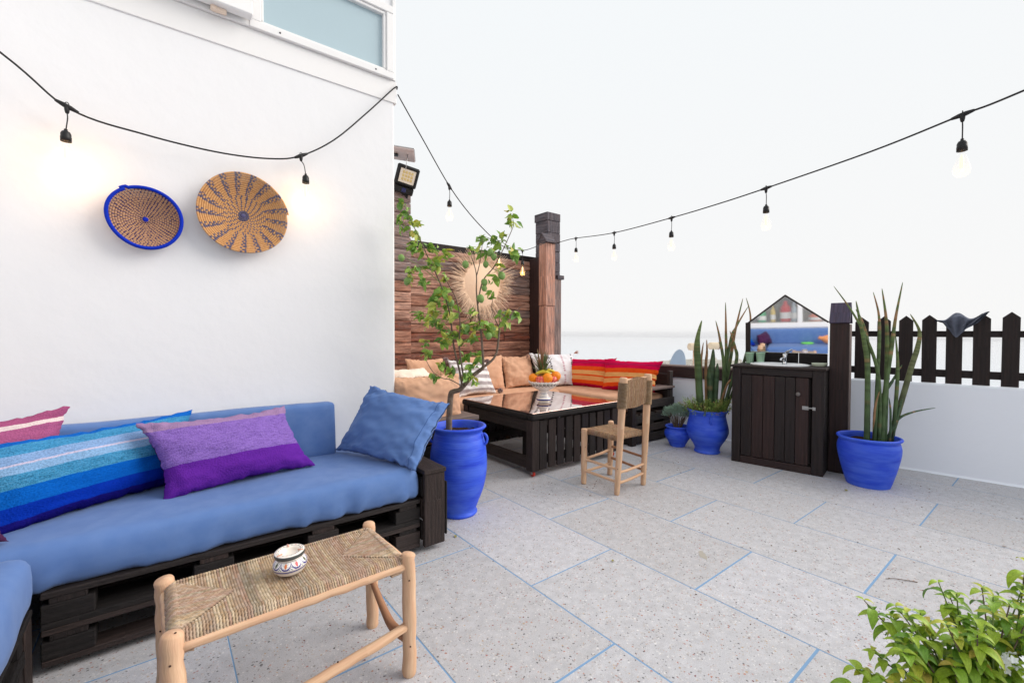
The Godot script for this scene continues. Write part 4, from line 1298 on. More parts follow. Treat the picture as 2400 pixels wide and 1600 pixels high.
func fruit() -> void:
	var c := Vector3(2.871, 0.5345, -3.148)
	var rt := Vector3(0.785, 0, 0.619)
	var fw := Vector3(0.619, 0, -0.785)
	var pk := noise_maps(95, 64, 0.2, 2, 3.0)
	var om := mat("orange_peel", srgb(240, 138, 22), 0.45, {"norm": pk[1], "nscale": 0.35, "scale": Vector3(4, 3, 1)})
	var os := [[-0.1, 0.005, 0.228, 0.047, "orange at the left rim of the fruit bowl"], [0.03, -0.058, 0.232, 0.051, "orange at the front of the fruit bowl, below the bananas"], [0.113, 0.01, 0.246, 0.05, "orange at the right rim of the fruit bowl"]]
	for o in os:
		var t := thing("orange", o[4], "orange", c + rt * o[0] + fw * o[1] + Vector3(0, o[2], 0), rng.randf() * 6.0, "oranges in the fruit bowl")
		var mb := MB.new()
		var pr := PackedVector2Array()
		for k in 17:
			var a := PI * k / 16.0
			pr.append(Vector2(maxf(0.0005, o[3] * sin(a)), -o[3] * 0.95 * cos(a) - (0.004 if k == 16 else 0.0)))
		mb.lathe(pr, 24)
		part("peel", mb.done(true), om, t, at(Vector3.ZERO, 0, 0.5))
		var st := MB.new()
		st.tube(PackedVector3Array([Vector3(0, o[3] * 0.93, 0), Vector3(0, o[3] * 0.97, 0)]), PackedFloat32Array([0.004, 0.003]), 6)
		part("stem_scar", st.done(true), M.twig_green, t, at(Vector3.ZERO, 0, 0.5))
	var ai := Image.create(64, 32, false, Image.FORMAT_RGB8)
	var f := noise(97, 0.12, 3)
	for y in 32:
		for x in 64:
			ai.set_pixel(x, y, srgb(206, 50, 66).lerp(srgb(232, 168, 110), clampf(0.3 + f.get_noise_2d(x * 2.2, y * 0.5) * 1.3, 0.0, 1.0)))
	var am := mat("apple_skin", Color(1, 1, 1), 0.3, {"tex": tex(ai), "coat": 0.3})
	for o in [[-0.038, -0.055, 0.222, 0.043, "pink red apple between the two front oranges"], [0.078, -0.035, 0.22, 0.043, "pink red apple half hidden behind the front orange"]]:
		var t := thing("apple", o[4], "apple", c + rt * o[0] + fw * o[1] + Vector3(0, o[2], 0), rng.randf() * 6.0, "apples in the fruit bowl")
		var mb := MB.new()
		var pr := PackedVector2Array()
		for k in 15:
			var a := PI * k / 14.0
			pr.append(Vector2(maxf(0.0005, o[3] * sin(a) * (1.0 + 0.06 * cos(a - 0.4))), -o[3] * 0.92 * cos(a) - 0.012 * pow(maxf(0.0, -cos(a)), 8.0)))
		mb.lathe(pr, 22)
		part("skin", mb.done(true), am, t)
		var st := MB.new()
		st.tube(PackedVector3Array([Vector3(0, o[3] * 0.7, 0), Vector3(0.004, o[3] * 1.15, 0.002)]), PackedFloat32Array([0.0015, 0.002]), 5)
		part("stem", st.done(true), M.bark, t)
	var bmt := mat("banana_peel", srgb(212, 190, 62), 0.5, {"vc": true})
	for o in [[-0.085, 0.08, 0.266, 0.0, "front banana laid across the fruit bowl"], [-0.02, 0.13, 0.275, 0.045, "rear banana beside the pineapple crown"]]:
		var mb := MB.new()
		var pts := PackedVector3Array()
		var rad := PackedFloat32Array()
		var cols := PackedColorArray()
		for k in 15:
			var q := k / 14.0
			pts.append(c + rt * lerpf(o[0], o[1], q) + fw * o[3] + Vector3(0, o[2] + 0.028 * sin(PI * q) - 0.01 * q, 0) + fw * (-0.015 + 0.03 * q))
			rad.append(0.0185 * pow(maxf(0.0, sin(PI * clampf(q * 0.86 + 0.1, 0.0, 1.0))), 0.5) if k > 0 and k < 14 else 0.005)
			cols.append(Color(0.25, 0.2, 0.1) if k == 0 or k == 14 else Color(1, 1, 1).lerp(Color(0.75, 0.95, 0.7), absf(q - 0.5)))
		mb.tube(pts, rad, 7, true, cols)
		solo("banana", o[4], "banana", mb.done(true), bmt, Transform3D(), "bananas in the fruit bowl")
	# pineapple with its crown
	var p := thing("pineapple", "pineapple whose spiky crown rises above the fruit bowl", "pineapple", c + fw * 0.05 + rt * -0.012 + Vector3(0, 0.165, 0))
	var bm := MB.new()
	var pr := PackedVector2Array()
	for k in 13:
		var a := PI * k / 12.0
		pr.append(Vector2(maxf(0.0005, 0.05 * pow(sin(a), 0.7)), 0.055 - 0.055 * cos(a)))
	bm.lathe(pr, 24)
	part("fruit", bm.done(true), mat("pineapple_skin", srgb(168, 124, 50), 0.7, {"norm": pk[1], "scale": Vector3(3, 3, 1)}), p)
	var lm := [mat("crown_green", srgb(92, 112, 70), 0.6), mat("crown_grey", srgb(128, 122, 96), 0.6), mat("crown_tan", srgb(142, 106, 76), 0.7)]
	for i in 44:
		var q := i / 43.0
		var mb := MB.new()
		var an := i * 2.4
		var out := lerpf(1.15, 0.12, pow(q, 0.8))
		var l := lerpf(0.085, 0.2, q) * rng.randf_range(0.85, 1.1)
		var m := leaf_mesh(l, 0.022, -0.5 * out, 0.5, 0.5)
		var d := Vector3(cos(an) * sin(out), cos(out), sin(an) * sin(out))
		part("crown_leaf", m, lm[0 if rng.randf() < 0.5 else (1 if rng.randf() < 0.6 else 2)], p, leaf_xf(Vector3(cos(an) * 0.012, 0.108 + 0.05 * q, sin(an) * 0.012), d, Vector3(cos(an), 0.1, sin(an))))

func knots(parent: Node, ps: Array) -> void:
	for p in ps:
		var mb := MB.new()
		mb.lathe(PackedVector2Array([Vector2(0.0005, 0.0022), Vector2(0.0022, 0.0014), Vector2(0.003, 0.0)]), 8)
		var d: Vector3 = p[1]
		part("knot", mb.done(true), M.knot, parent, leaf_xf(p[0], d, Vector3(0.1, 0.9, 0.3)))

func chair_and_bench() -> void:
	# chair with its back to the viewer
	var c := thing("wooden_chair", "rustic chair of peeled poles with a woven straw seat and back, facing the table", "chair")
	var A := [Vector3(2.637, 0, -2.09), Vector3(2.975, 0, -2.1), Vector3(2.622, 0, -2.405), Vector3(2.965, 0, -2.425)]
	var T := [Vector3(2.632, 0.873, -2.03), Vector3(2.936, 0.882, -2.035), Vector3(2.622, 0.44, -2.4), Vector3(2.972, 0.452, -2.42)]
	for i in 4:
		part("leg", pole(A[i], T[i], 0.02 if i < 2 else 0.0215, 0.03 if i < 2 else 0.025, 0.004, 60 + i), M.peeled_wood, c)
	var L := func(i: int, y: float) -> Vector3:
		var a: Vector3 = A[i]
		var b: Vector3 = T[i]
		return a.lerp(b, y / b.y)
	for s in [[0, 2, 0.19, 0.2], [0, 2, 0.095, 0.11], [1, 3, 0.225, 0.245], [1, 3, 0.12, 0.15], [0, 1, 0.165, 0.175], [0, 1, 0.085, 0.1], [2, 3, 0.2, 0.215], [2, 3, 0.1, 0.1]]:
		var hand: bool = s[0] == 1
		part("stretcher", pole(L.call(s[0], s[2]), L.call(s[1], s[3]), 0.0105, 0.0115, 0.005, 70 + int(s[2] * 100), 8, false), M.peeled_wood_dark if hand else M.peeled_wood, c)
	var seat := part("woven_seat", rush_seat(0.325, 0.32, 0.436, 0.0075, 0.018, 0.012), M.rush_dark, c, at(Vector3(2.798, 0, -2.253), -0.03))
	tag(seat, "", "", "", "stuff")
	# back: strands slung over a top and a bottom rail, posts bound with rope
	var bp := MB.new()
	for i in 40:
		var u := (i + 0.5) / 40.0
		var top: Vector3 = L.call(0, 0.848).lerp(L.call(1, 0.858), lerpf(0.095, 0.905, u))
		var bot: Vector3 = L.call(0, 0.645).lerp(L.call(1, 0.665), lerpf(0.095, 0.905, u))
		top.y += -0.004 + 0.018 * sin(PI * u)
		bot.y += -0.012 * sin(PI * u) + jit(0.002)
		for sg in [1.0, -1.0]:
			var pts := []
			for k in 9:
				var q := k / 8.0
				pts.append(bot.lerp(top, q) + Vector3(0, 0, sg * (0.013 * pow(sin(PI * clampf(q, 0.03, 0.97)), 0.3) + jit(0.0006))))
			rope(bp, path(pts, 6), 0.0046, straw())
	var bk := part("woven_back", bp.done(true), M.rush_dark, c)
	tag(bk, "", "", "", "stuff")
	for side in 2:
		for seg in [[0.648, 0.838, 0.0]]:
			var wm := MB.new()
			var pts := PackedVector3Array()
			var turns := 26
			for k in turns * 44:
				var q := float(k) / (turns * 44)
				var p: Vector3 = L.call(side, lerpf(seg[0], seg[1], q))
				var a := TAU * k / 44.0
				pts.append(p + Vector3(cos(a) * 0.0325, 0, sin(a) * 0.0325))
			rope(wm, pts, 0.0045, straw(), 5)
			part("rope_binding", wm.done(true), M.rush_dark, c)
	for k in 2:
		var p0: Vector3 = L.call(0, 0.66 + k * 0.19)
		var p1: Vector3 = L.call(1, 0.675 + k * 0.185)
		part("back_rail", pole(p0, p1, 0.009, 0.009, 0.0, 81 + k, 8, false), M.peeled_wood, c)
	knots(c, [[L.call(1, 0.26) + Vector3(0.0, 0, 0.0225), Vector3(0, 0, 1)], [L.call(1, 0.13) + Vector3(0.012, 0, 0.0205), Vector3(0.4, 0, 0.9)], [L.call(2, 0.3) + Vector3(-0.008, 0, 0.02), Vector3(-0.4, 0, 0.9)], [L.call(0, 0.2) + Vector3(-0.018, 0, 0.01), Vector3(-0.9, 0, 0.4)]])
	# long stool in the foreground
	var s := thing("woven_stool", "long rustic stool with a woven straw seat in front of the blue sofa", "stool")
	var F := [Vector3(0.012, 0, -1.398), Vector3(0.672, 0, -1.432), Vector3(0.0, 0, -1.715), Vector3(0.668, 0, -1.765)]
	var U := [Vector3(0.012, 0.442, -1.395), Vector3(0.655, 0.445, -1.402), Vector3(0.0, 0.447, -1.71), Vector3(0.636, 0.447, -1.72)]
	for i in 4:
		part("leg", pole(F[i], U[i], 0.027 if i % 2 == 0 else 0.024, 0.026 if i % 2 == 0 else 0.023, 0.003, 90 + i, 16), M.peeled_wood, s)
	var K := func(i: int, y: float) -> Vector3:
		return (F[i] as Vector3).lerp(U[i], y / 0.445)
	part("stretcher", pole(K.call(0, 0.13), K.call(1, 0.185), 0.017, 0.0155, 0.012, 101, 10, false), M.peeled_wood, s)
	part("stretcher", pole(K.call(2, 0.3), K.call(3, 0.272), 0.018, 0.013, 0.006, 102, 10, false), M.peeled_wood, s)
	var cv := MB.new()
	var cp := path([K.call(3, 0.215), K.call(3, 0.17).lerp(K.call(1, 0.14), 0.35) + Vector3(0, -0.02, 0), K.call(3, 0.15).lerp(K.call(1, 0.12), 0.62) + Vector3(0, -0.022, 0), K.call(1, 0.135)], 7)
	cv.tube(cp, taper(cp.size(), 0.011, 0.02), 10)
	part("stretcher", cv.done(true), M.peeled_wood_dark, s)
	part("stretcher", pole(K.call(2, 0.2), K.call(0, 0.16), 0.015, 0.016, 0.01, 104, 10, false), M.peeled_wood, s)
	for r in [[0, 1], [2, 3], [0, 2], [1, 3]]:
		part("seat_rail", pole(K.call(r[0], 0.405), K.call(r[1], 0.405), 0.015, 0.015, 0.0, 105 + r[0] * 3 + r[1], 8, false), M.peeled_wood, s)
	var ws := part("woven_seat", rush_seat(0.645, 0.325, 0.434, 0.0072, 0.024, 0.012), M.rush, s, at(Vector3(0.324, 0, -1.557), 0.015))
	tag(ws, "", "", "", "stuff")
	knots(s, [[K.call(1, 0.36) + Vector3(-0.008, 0, 0.0235), Vector3(-0.3, 0, 0.95)], [K.call(1, 0.12) + Vector3(-0.006, 0, 0.024), Vector3(-0.3, 0, 0.95)], [K.call(0, 0.38) + Vector3(-0.004, 0, 0.0275), Vector3(-0.2, 0, 1)], [K.call(0, 0.3) + Vector3(0.012, 0, 0.0245), Vector3(0.4, 0, 0.9)], [K.call(2, 0.3) + Vector3(-0.012, 0, 0.024), Vector3(-0.4, 0, 0.9)], [U[0] + Vector3(0.008, 0.001, 0.004), Vector3(0, 1, 0)], [K.call(0, 0.152).lerp(K.call(1, 0.2), 0.62) + Vector3(0, 0.004, 0.019), Vector3(0, 0.3, 0.95)]])
	# painted ashtray pot
	var a := thing("ashtray", "small white ceramic ashtray with blue arches standing on the long stool", "ashtray", Vector3(0.318, 0.43, -1.548), 0.4)
	a.rotation.z = 0.05
	a.scale = Vector3.ONE * 0.93
	var ctl := []
	for p in [[0.026, 0.0], [0.03, 0.002], [0.045, 0.012], [0.0535, 0.028], [0.0535, 0.04], [0.047, 0.051], [0.041, 0.057], [0.039, 0.0615], [0.046, 0.0635], [0.0485, 0.067], [0.0485, 0.073], [0.047, 0.077]]:
		ctl.append(Vector3(p[0], p[1], 0))
	var pr := PackedVector2Array([Vector2(0.0005, 0.0)])
	for p in path(ctl, 6):
		pr.append(Vector2(p.x, p.y))
	var body_n := pr.size()
	for p in [[0.043, 0.0795], [0.033, 0.078], [0.03, 0.074], [0.029, 0.066], [0.02, 0.063], [0.0005, 0.062]]:
		pr.append(Vector2(p[0], p[1]))
	var lens := [0.0]
	for i in range(1, pr.size()):
		lens.append(lens[i - 1] + pr[i].distance_to(pr[i - 1]))
	var total: float = lens[-1]
	var im := Image.create(1024, 512, false, Image.FORMAT_RGB8)
	im.fill(srgb(238, 230, 220))
	var row := func(h0: float) -> int:
		for i in body_n:
			if pr[i].y >= h0:
				return int(lens[i] / total * 512.0)
		return 511
	var navy := srgb(54, 48, 130)
	im.fill_rect(Rect2i(0, row.call(0.0235), 1024, row.call(0.0285) - row.call(0.0235)), navy)
	im.fill_rect(Rect2i(0, row.call(0.0215), 1024, 3), srgb(50, 50, 60))
	im.fill_rect(Rect2i(0, row.call(0.031), 1024, 2), srgb(60, 60, 70))
	im.fill_rect(Rect2i(0, row.call(0.0565), 1024, 3), srgb(40, 40, 46))
	im.fill_rect(Rect2i(0, row.call(0.063), 1024, row.call(0.0762) - row.call(0.063)), srgb(72, 76, 74))
	im.fill_rect(Rect2i(0, int(lens[body_n] / total * 512.0) + 4, 1024, 3), srgb(72, 76, 74))
	im.fill_rect(Rect2i(0, int(lens[body_n + 1] / total * 512.0) - 6, 1024, 3), srgb(72, 76, 74))
	for k in 18:
		im.fill_rect(Rect2i(k * 57, int(lens[body_n] / total * 512.0) + 12, 20, 7), srgb(206, 120, 110) if k % 2 else srgb(110, 130, 110))
	var ya: int = row.call(0.0325)
	var yb: int = row.call(0.056)
	var bays := 9
	for x in 1024:
		var u := fposmod(x / 1024.0 * bays, 1.0)
		var bi := int(x / 1024.0 * bays)
		for y in range(ya, yb):
			var q := float(y - ya) / (yb - ya)
			var arch := 1.0 - sqrt(maxf(0.0, 1.0 - pow((u - 0.5) / 0.5, 2.0)))
			arch = arch * 1.0 + 0.06
			var d := q - arch
			var cc := srgb(238, 234, 232)
			if absf(d) < 0.1:
				cc = navy
			elif d < -0.1 and d < -0.16:
				cc = srgb(238, 234, 232) if (x / 9 + y / 7) % 3 else srgb(64, 84, 70)
			elif d > 0.0:
				var w := absf(u - 0.5)
				var leafw := 0.13 * sin(clampf((q - 0.2) / 0.75, 0.0, 1.0) * PI)
				if w < leafw:
					cc = [srgb(206, 66, 74), srgb(88, 92, 66), srgb(210, 120, 70)][bi % 3]
				elif w < 0.3 and absf(sin(q * 16.0 + w * 9.0)) < 0.25:
					cc = srgb(84, 110, 96)
			im.set_pixel(x, y, cc)
	var mb := MB.new()
	mb.lathe(pr, 64)
	part("body", mb.done(true), mat("painted_ashtray", Color(1, 1, 1), 0.2, {"tex": tex(im), "coat": 0.4, "coatr": 0.1}), a)
	for k in 3:
		var nm := MB.new()
		var an := k * TAU / 3.0 + 1.0
		nm.tube(PackedVector3Array([Vector3(cos(an) * 0.028, 0.0795, sin(an) * 0.028), Vector3(cos(an) * 0.046, 0.0785, sin(an) * 0.046)]), PackedFloat32Array([0.0026, 0.003]), 8)
		part("cigarette_rest", nm.done(true), mat("terracotta_glaze", srgb(214, 160, 138), 0.3), a)

func pots() -> void:
	pot("clay_pot", "tall cobalt blue clay jar holding the lemon tree at the sofa end", Vector3(1.548, 0, -2.535), [[0.118, 0.0], [0.124, 0.012], [0.116, 0.035], [0.132, 0.08], [0.165, 0.17], [0.184, 0.27], [0.187, 0.36], [0.178, 0.45], [0.162, 0.52], [0.156, 0.545], [0.17, 0.562], [0.183, 0.575]], 0.155, 0.535, 0.0, [[-0.68 - 0.2, 0.5, 0.17], [2.4, 0.5, 0.17]])
	pot("clay_pot", "cobalt blue clay jar beside the wash stand holding the taller snake plant", Vector3(4.322, 0, -2.295), [[0.118, 0.0], [0.124, 0.01], [0.117, 0.03], [0.13, 0.075], [0.172, 0.14], [0.196, 0.2], [0.196, 0.25], [0.18, 0.32], [0.17, 0.37], [0.176, 0.4], [0.192, 0.42]], 0.17, 0.385, 0.0006, [[3.8, 0.345, 0.17], [0.66, 0.345, 0.17]])
	pot("clay_pot", "smallest cobalt blue clay pot, ribbed, holding the grey green shrub", Vector3(4.30, 0, -2.61), [[0.072, 0.0], [0.078, 0.008], [0.098, 0.05], [0.126, 0.1], [0.134, 0.135], [0.126, 0.165], [0.11, 0.185], [0.113, 0.195], [0.127, 0.205]], 0.108, 0.175, 0.0016)
	pot("clay_pot", "wide cobalt blue clay pot in front of the fence post", Vector3(4.405, 0, -1.01), [[0.138, 0.0], [0.142, 0.006], [0.158, 0.06], [0.182, 0.15], [0.2, 0.24], [0.204, 0.3], [0.196, 0.34], [0.19, 0.352], [0.204, 0.366], [0.211, 0.375]], 0.19, 0.335)

func wash_stand() -> void:
	var yaw := atan(0.164)
	var o := Vector3(4.2535, 0, -1.64)
	var c := thing("wash_stand", "dark stained wooden cabinet with a plank door carrying the wash basin", "cabinet", o, yaw)
	var W := 0.357
	var cw := [M.cabinet_wood, M.cabinet_wood_b, M.dark_wood]
	# front frame, door of planks set in, sides, top
	board("frame_board", Vector3(0.0, 0.0, -W), Vector3(0.022, 0.882, -W + 0.075), M.cabinet_wood, c)
	board("frame_board", Vector3(0.0, 0.0, W - 0.085), Vector3(0.022, 0.882, W), M.cabinet_wood, c)
	board("frame_board", Vector3(0.001, 0.822, -W + 0.076), Vector3(0.021, 0.882, W - 0.086), M.cabinet_wood, c)
	board("frame_board", Vector3(0.001, 0.0, -W + 0.076), Vector3(0.021, 0.066, W - 0.086), M.cabinet_wood_b, c)
	board("side", Vector3(0.023, 0.0, W - 0.02), Vector3(0.4, 0.882, W - 0.002), M.dark_wood, c)
	board("side", Vector3(0.023, 0.0, -W + 0.002), Vector3(0.4, 0.882, -W + 0.02), M.dark_wood, c)
	board("top", Vector3(-0.018, 0.884, -W - 0.014), Vector3(0.42, 0.904, W + 0.014), M.dark_wood_b, c, 0.004)
	board("back", Vector3(0.4, 0.0, -W + 0.01), Vector3(0.412, 0.882, W - 0.01), M.dark_wood, c)
	var d := Node3D.new()
	d.name = "door"
	c.add_child(d, true)
	var z := -W + 0.08
	var ws := [0.087, 0.088, 0.09, 0.078, 0.075, 0.095]
	for k in 6:
		var e: float = minf(z + ws[k] * 1.03, W - 0.09)
		board("plank", Vector3(0.003 + jit(0.0012), 0.072, z), Vector3(0.02, 0.816, e - 0.0035), cw[[0, 1, 1, 0, 0, 1][k]], d, 0.002)
		z = e
	board("backing", Vector3(0.021, 0.075, -W + 0.085), Vector3(0.03, 0.81, W - 0.095), M.dark_wood_c, d)
	var kb := MB.new()
	kb.lathe(PackedVector2Array([Vector2(0.006, 0), Vector2(0.006, 0.012), Vector2(0.016, 0.018), Vector2(0.018, 0.026), Vector2(0.012, 0.033), Vector2(0.0005, 0.035)]), 20)
	part("knob", kb.done(true), mat("grey_knob", Color(0.42, 0.4, 0.4), 0.5), d, Transform3D(Basis(Vector3(0, 0, 1), PI * 0.5), Vector3(0.003, 0.678, 0.175)))
	var lt := MB.new()
	lt.box(Vector3(0.004, 0.03, 0.045), at(Vector3(-0.002, 0.563, 0.225)), 0.001)
	lt.box(Vector3(0.004, 0.026, 0.022), at(Vector3(-0.003, 0.563, 0.287)), 0.001)
	lt.box(Vector3(0.012, 0.008, 0.085), at(Vector3(-0.008, 0.566, 0.25)), 0.003)
	lt.box(Vector3(0.014, 0.022, 0.008), at(Vector3(-0.008, 0.563, 0.212)), 0.002)
	lt.box(Vector3(0.014, 0.022, 0.008), at(Vector3(-0.008, 0.563, 0.237)), 0.002)
	lt.box(Vector3(0.016, 0.006, 0.006), at(Vector3(-0.012, 0.556, 0.252)), 0.002)
	part("latch", lt.done(false), M.steel, d)
	# basin set into the top
	var bx := Transform3D(Basis(Vector3.UP, yaw), o)
	var b := thing("wash_basin", "oval white wash basin set in the top of the dark cabinet", "basin", bx * Vector3(0.2, 0.904, -0.015), yaw)
	var bm := MB.new()
	var pr := PackedVector2Array([Vector2(0.3, 0.0), Vector2(0.305, 0.006), Vector2(0.3, 0.013), Vector2(0.285, 0.017), Vector2(0.262, 0.014), Vector2(0.25, 0.002), Vector2(0.23, -0.04), Vector2(0.17, -0.09), Vector2(0.06, -0.11), Vector2(0.0005, -0.112)])
	bm.lathe(pr, 56)
	for i in bm.v.size():
		bm.v[i] = Vector3(bm.v[i].x * 0.58, bm.v[i].y, bm.v[i].z * 0.78)
	part("bowl", bm.done(true), M.porcelain, b)
	# mixer tap
	var t := thing("tap", "chrome mixer tap with a lever handle behind the basin", "tap", bx * Vector3(0.365, 0.9045, 0.0), yaw)
	var tb := MB.new()
	tb.lathe(PackedVector2Array([Vector2(0.0005, 0), Vector2(0.028, 0.0), Vector2(0.028, 0.006), Vector2(0.021, 0.012), Vector2(0.02, 0.05), Vector2(0.023, 0.055), Vector2(0.023, 0.09), Vector2(0.018, 0.098), Vector2(0.0005, 0.1)]), 24)
	part("body", tb.done(true), M.chrome, t)
	var sp := MB.new()
	var pp := path([Vector3(-0.015, 0.035, 0), Vector3(-0.06, 0.052, -0.005), Vector3(-0.1, 0.052, -0.01), Vector3(-0.112, 0.038, -0.011)], 5)
	sp.tube(pp, taper(pp.size(), 0.013, 0.011), 12)
	part("spout", sp.done(true), M.chrome, t)
	var lv := MB.new()
	var lp := path([Vector3(0, 0.098, 0), Vector3(-0.015, 0.115, 0.012), Vector3(-0.045, 0.13, 0.035)], 4)
	lv.tube(lp, taper(lp.size(), 0.01, 0.006), 10)
	part("lever", lv.done(true), M.chrome, t)
	# splash boards and mirror as one gabled panel standing on the cabinet
	var m := thing("gabled_mirror", "house shaped mirror with a thin dark frame standing behind the basin", "mirror", bx * Vector3(0.4, 0.905, 0.0), yaw)
	for k in 3:
		var z0: float = [-0.335, 0.005, 0.105][k]
		var z1: float = [0.0, 0.1, 0.325][k]
		board("splash_board", Vector3(0.0, 0.001, z0), Vector3(0.016, 0.107, z1), M.dark_wood_c, m)
	var g := Node3D.new()
	g.name = "mirror_panel"
	m.add_child(g, true)
	g.position = Vector3(0.002, 0.108, 0)
	g.rotation.z = deg_to_rad(2.7)
	var hw := 0.327
	var he := 0.285
	var pk := 0.54
	var ring := [Vector3(0, 0.002, -hw), Vector3(0, 0.002, hw), Vector3(0, he, hw), Vector3(0, pk, -0.008), Vector3(0, he, -hw)]
	var mm := MB.new()
	for sg in [-1.0, 1.0]:
		var ps := []
		for p in ring:
			ps.append(p + Vector3(sg * 0.002, 0, 0))
		mm.face(ps, Vector3(sg, 0, 0), [Vector2(0, 0), Vector2(1, 0), Vector2(1, 1), Vector2(0.5, 1), Vector2(0, 1)])
	for k in 5:
		var a: Vector3 = ring[k]
		var e: Vector3 = ring[(k + 1) % 5]
		var q := Vector3(0.002, 0, 0)
		mm.face([a - q, e - q, e + q, a + q], (a + e) * 0.5 - Vector3(0, 0.25, 0), [Vector2.ZERO, Vector2.ZERO, Vector2.ZERO, Vector2.ZERO])
	part("glass", mm.done(false), M.mirror, g)
	var bars := [[ring[2], ring[3], 0.014], [ring[3], ring[4], 0.014], [ring[4], ring[0] + Vector3(0, -0.1, 0), 0.045]]
	for r in bars:
		var a: Vector3 = r[0]
		var e: Vector3 = r[1]
		var v := e - a
		var fm := MB.new()
		fm.box(Vector3(0.018, v.length() + 0.008, r[2]), Transform3D(), 0.002, Vector2(rng.randf(), rng.randf()))
		var yv := v.normalized()
		var zv := Vector3(1, 0, 0).cross(yv)
		part("frame_bar", fm.done(false), M.dark_wood_b, g, Transform3D(Basis(Vector3(1, 0, 0), yv, zv), (a + e) * 0.5 + Vector3(0.002, 0, 0)))
	board("back_panel", Vector3(0.004, 0.0, -hw + 0.01), Vector3(0.012, he, hw - 0.01), M.dark_wood, g)
	# cups and soap dish
	var k := 0
	for zz in [-0.295, -0.2]:
		var lab: String = ["pale green plastic cup at the left edge of the mirror", "pale green plastic cup between the other cup and the tap"][k]
		var u := thing("cup", lab, "cup", bx * Vector3(0.335, 0.9042, zz), yaw, "cups beside the basin")
		var um := MB.new()
		um.lathe(PackedVector2Array([Vector2(0.0005, 0), Vector2(0.029, 0.0), Vector2(0.0305, 0.002), Vector2(0.039, 0.097), Vector2(0.0405, 0.098), Vector2(0.0405, 0.103), Vector2(0.037, 0.103), Vector2(0.028, 0.006), Vector2(0.0005, 0.005)]), 28)
		part("body", um.done(true), M.mint, u)
		k += 1
	var sd := thing("soap_dish", "pale green oblong soap dish right of the basin", "soap dish", bx * Vector3(0.3, 0.9042, 0.28), yaw)
	var dm := MB.new()
	dm.lathe(PackedVector2Array([Vector2(0.0005, 0), Vector2(0.048, 0.0), Vector2(0.053, 0.004), Vector2(0.062, 0.026), Vector2(0.06, 0.029), Vector2(0.056, 0.026), Vector2(0.047, 0.007), Vector2(0.0005, 0.006)]), 32)
	for i in dm.v.size():
		dm.v[i].x *= 0.65
	part("body", dm.done(true), mat("pale_green", srgb(196, 206, 186), 0.35), sd)
	# post with gabled cap on the right of the stand
	var p := thing("fence_post", "dark square post with a gabled cap between the wash stand and the fence", "post", Vector3(4.628, 0, -1.268), yaw)
	board("front_board", Vector3(-0.085, 0.0, -0.068), Vector3(-0.066, 1.29, 0.068), M.cabinet_wood_b, p)
	board("side_board", Vector3(-0.064, 0.0, 0.05), Vector3(0.085, 1.275, 0.07), M.grey_wood, p)
	board("side_board", Vector3(-0.064, 0.0, -0.066), Vector3(0.085, 1.285, -0.05), M.dark_wood, p)
	board("back_board", Vector3(0.066, 0.0, -0.048), Vector3(0.084, 1.285, 0.048), M.dark_wood, p)
	var gm := MB.new()
	for sg in [-1.0, 1.0]:
		gm.box(Vector3(0.2, 0.014, 0.145), Transform3D(Basis(Vector3(0, 0, 1), -sg * 1.06), Vector3(sg * 0.048, 0.08, 0)), 0.002)
	for sg in [-1.0, 1.0]:
		gm.face([Vector3(-0.08, 0, sg * 0.06), Vector3(0.08, 0, sg * 0.06), Vector3(0, 0.145, sg * 0.06)], Vector3(0, 0, sg), [Vector2(0, 0), Vector2(0.16, 0), Vector2(0.08, 0.15)])
	part("cap", gm.done(false), M.cap_wood, p, at(Vector3(0, 1.292, 0)))

const RT := Vector3(0.785, 0, 0.619)
const FW := Vector3(0.619, 0, -0.785)

func pts2(s: String, base: Vector3, depth := [], y0 := -99.0) -> Array:
	var out := []
	var parts := s.split(" ", false)
	for i in parts.size():
		var q := parts[i].split(",")
		var z: float = 0.0
		if depth.size() > 0:
			z = lerpf(depth[0], depth[1], pow(float(i) / maxf(1.0, parts.size() - 1), 0.8))
		var y := float(q[1])
		if i == 0 and y0 > -90.0:
			y = y0
		out.append(base + RT * float(q[0]) + FW * z + Vector3(0, y, 0))
	return out

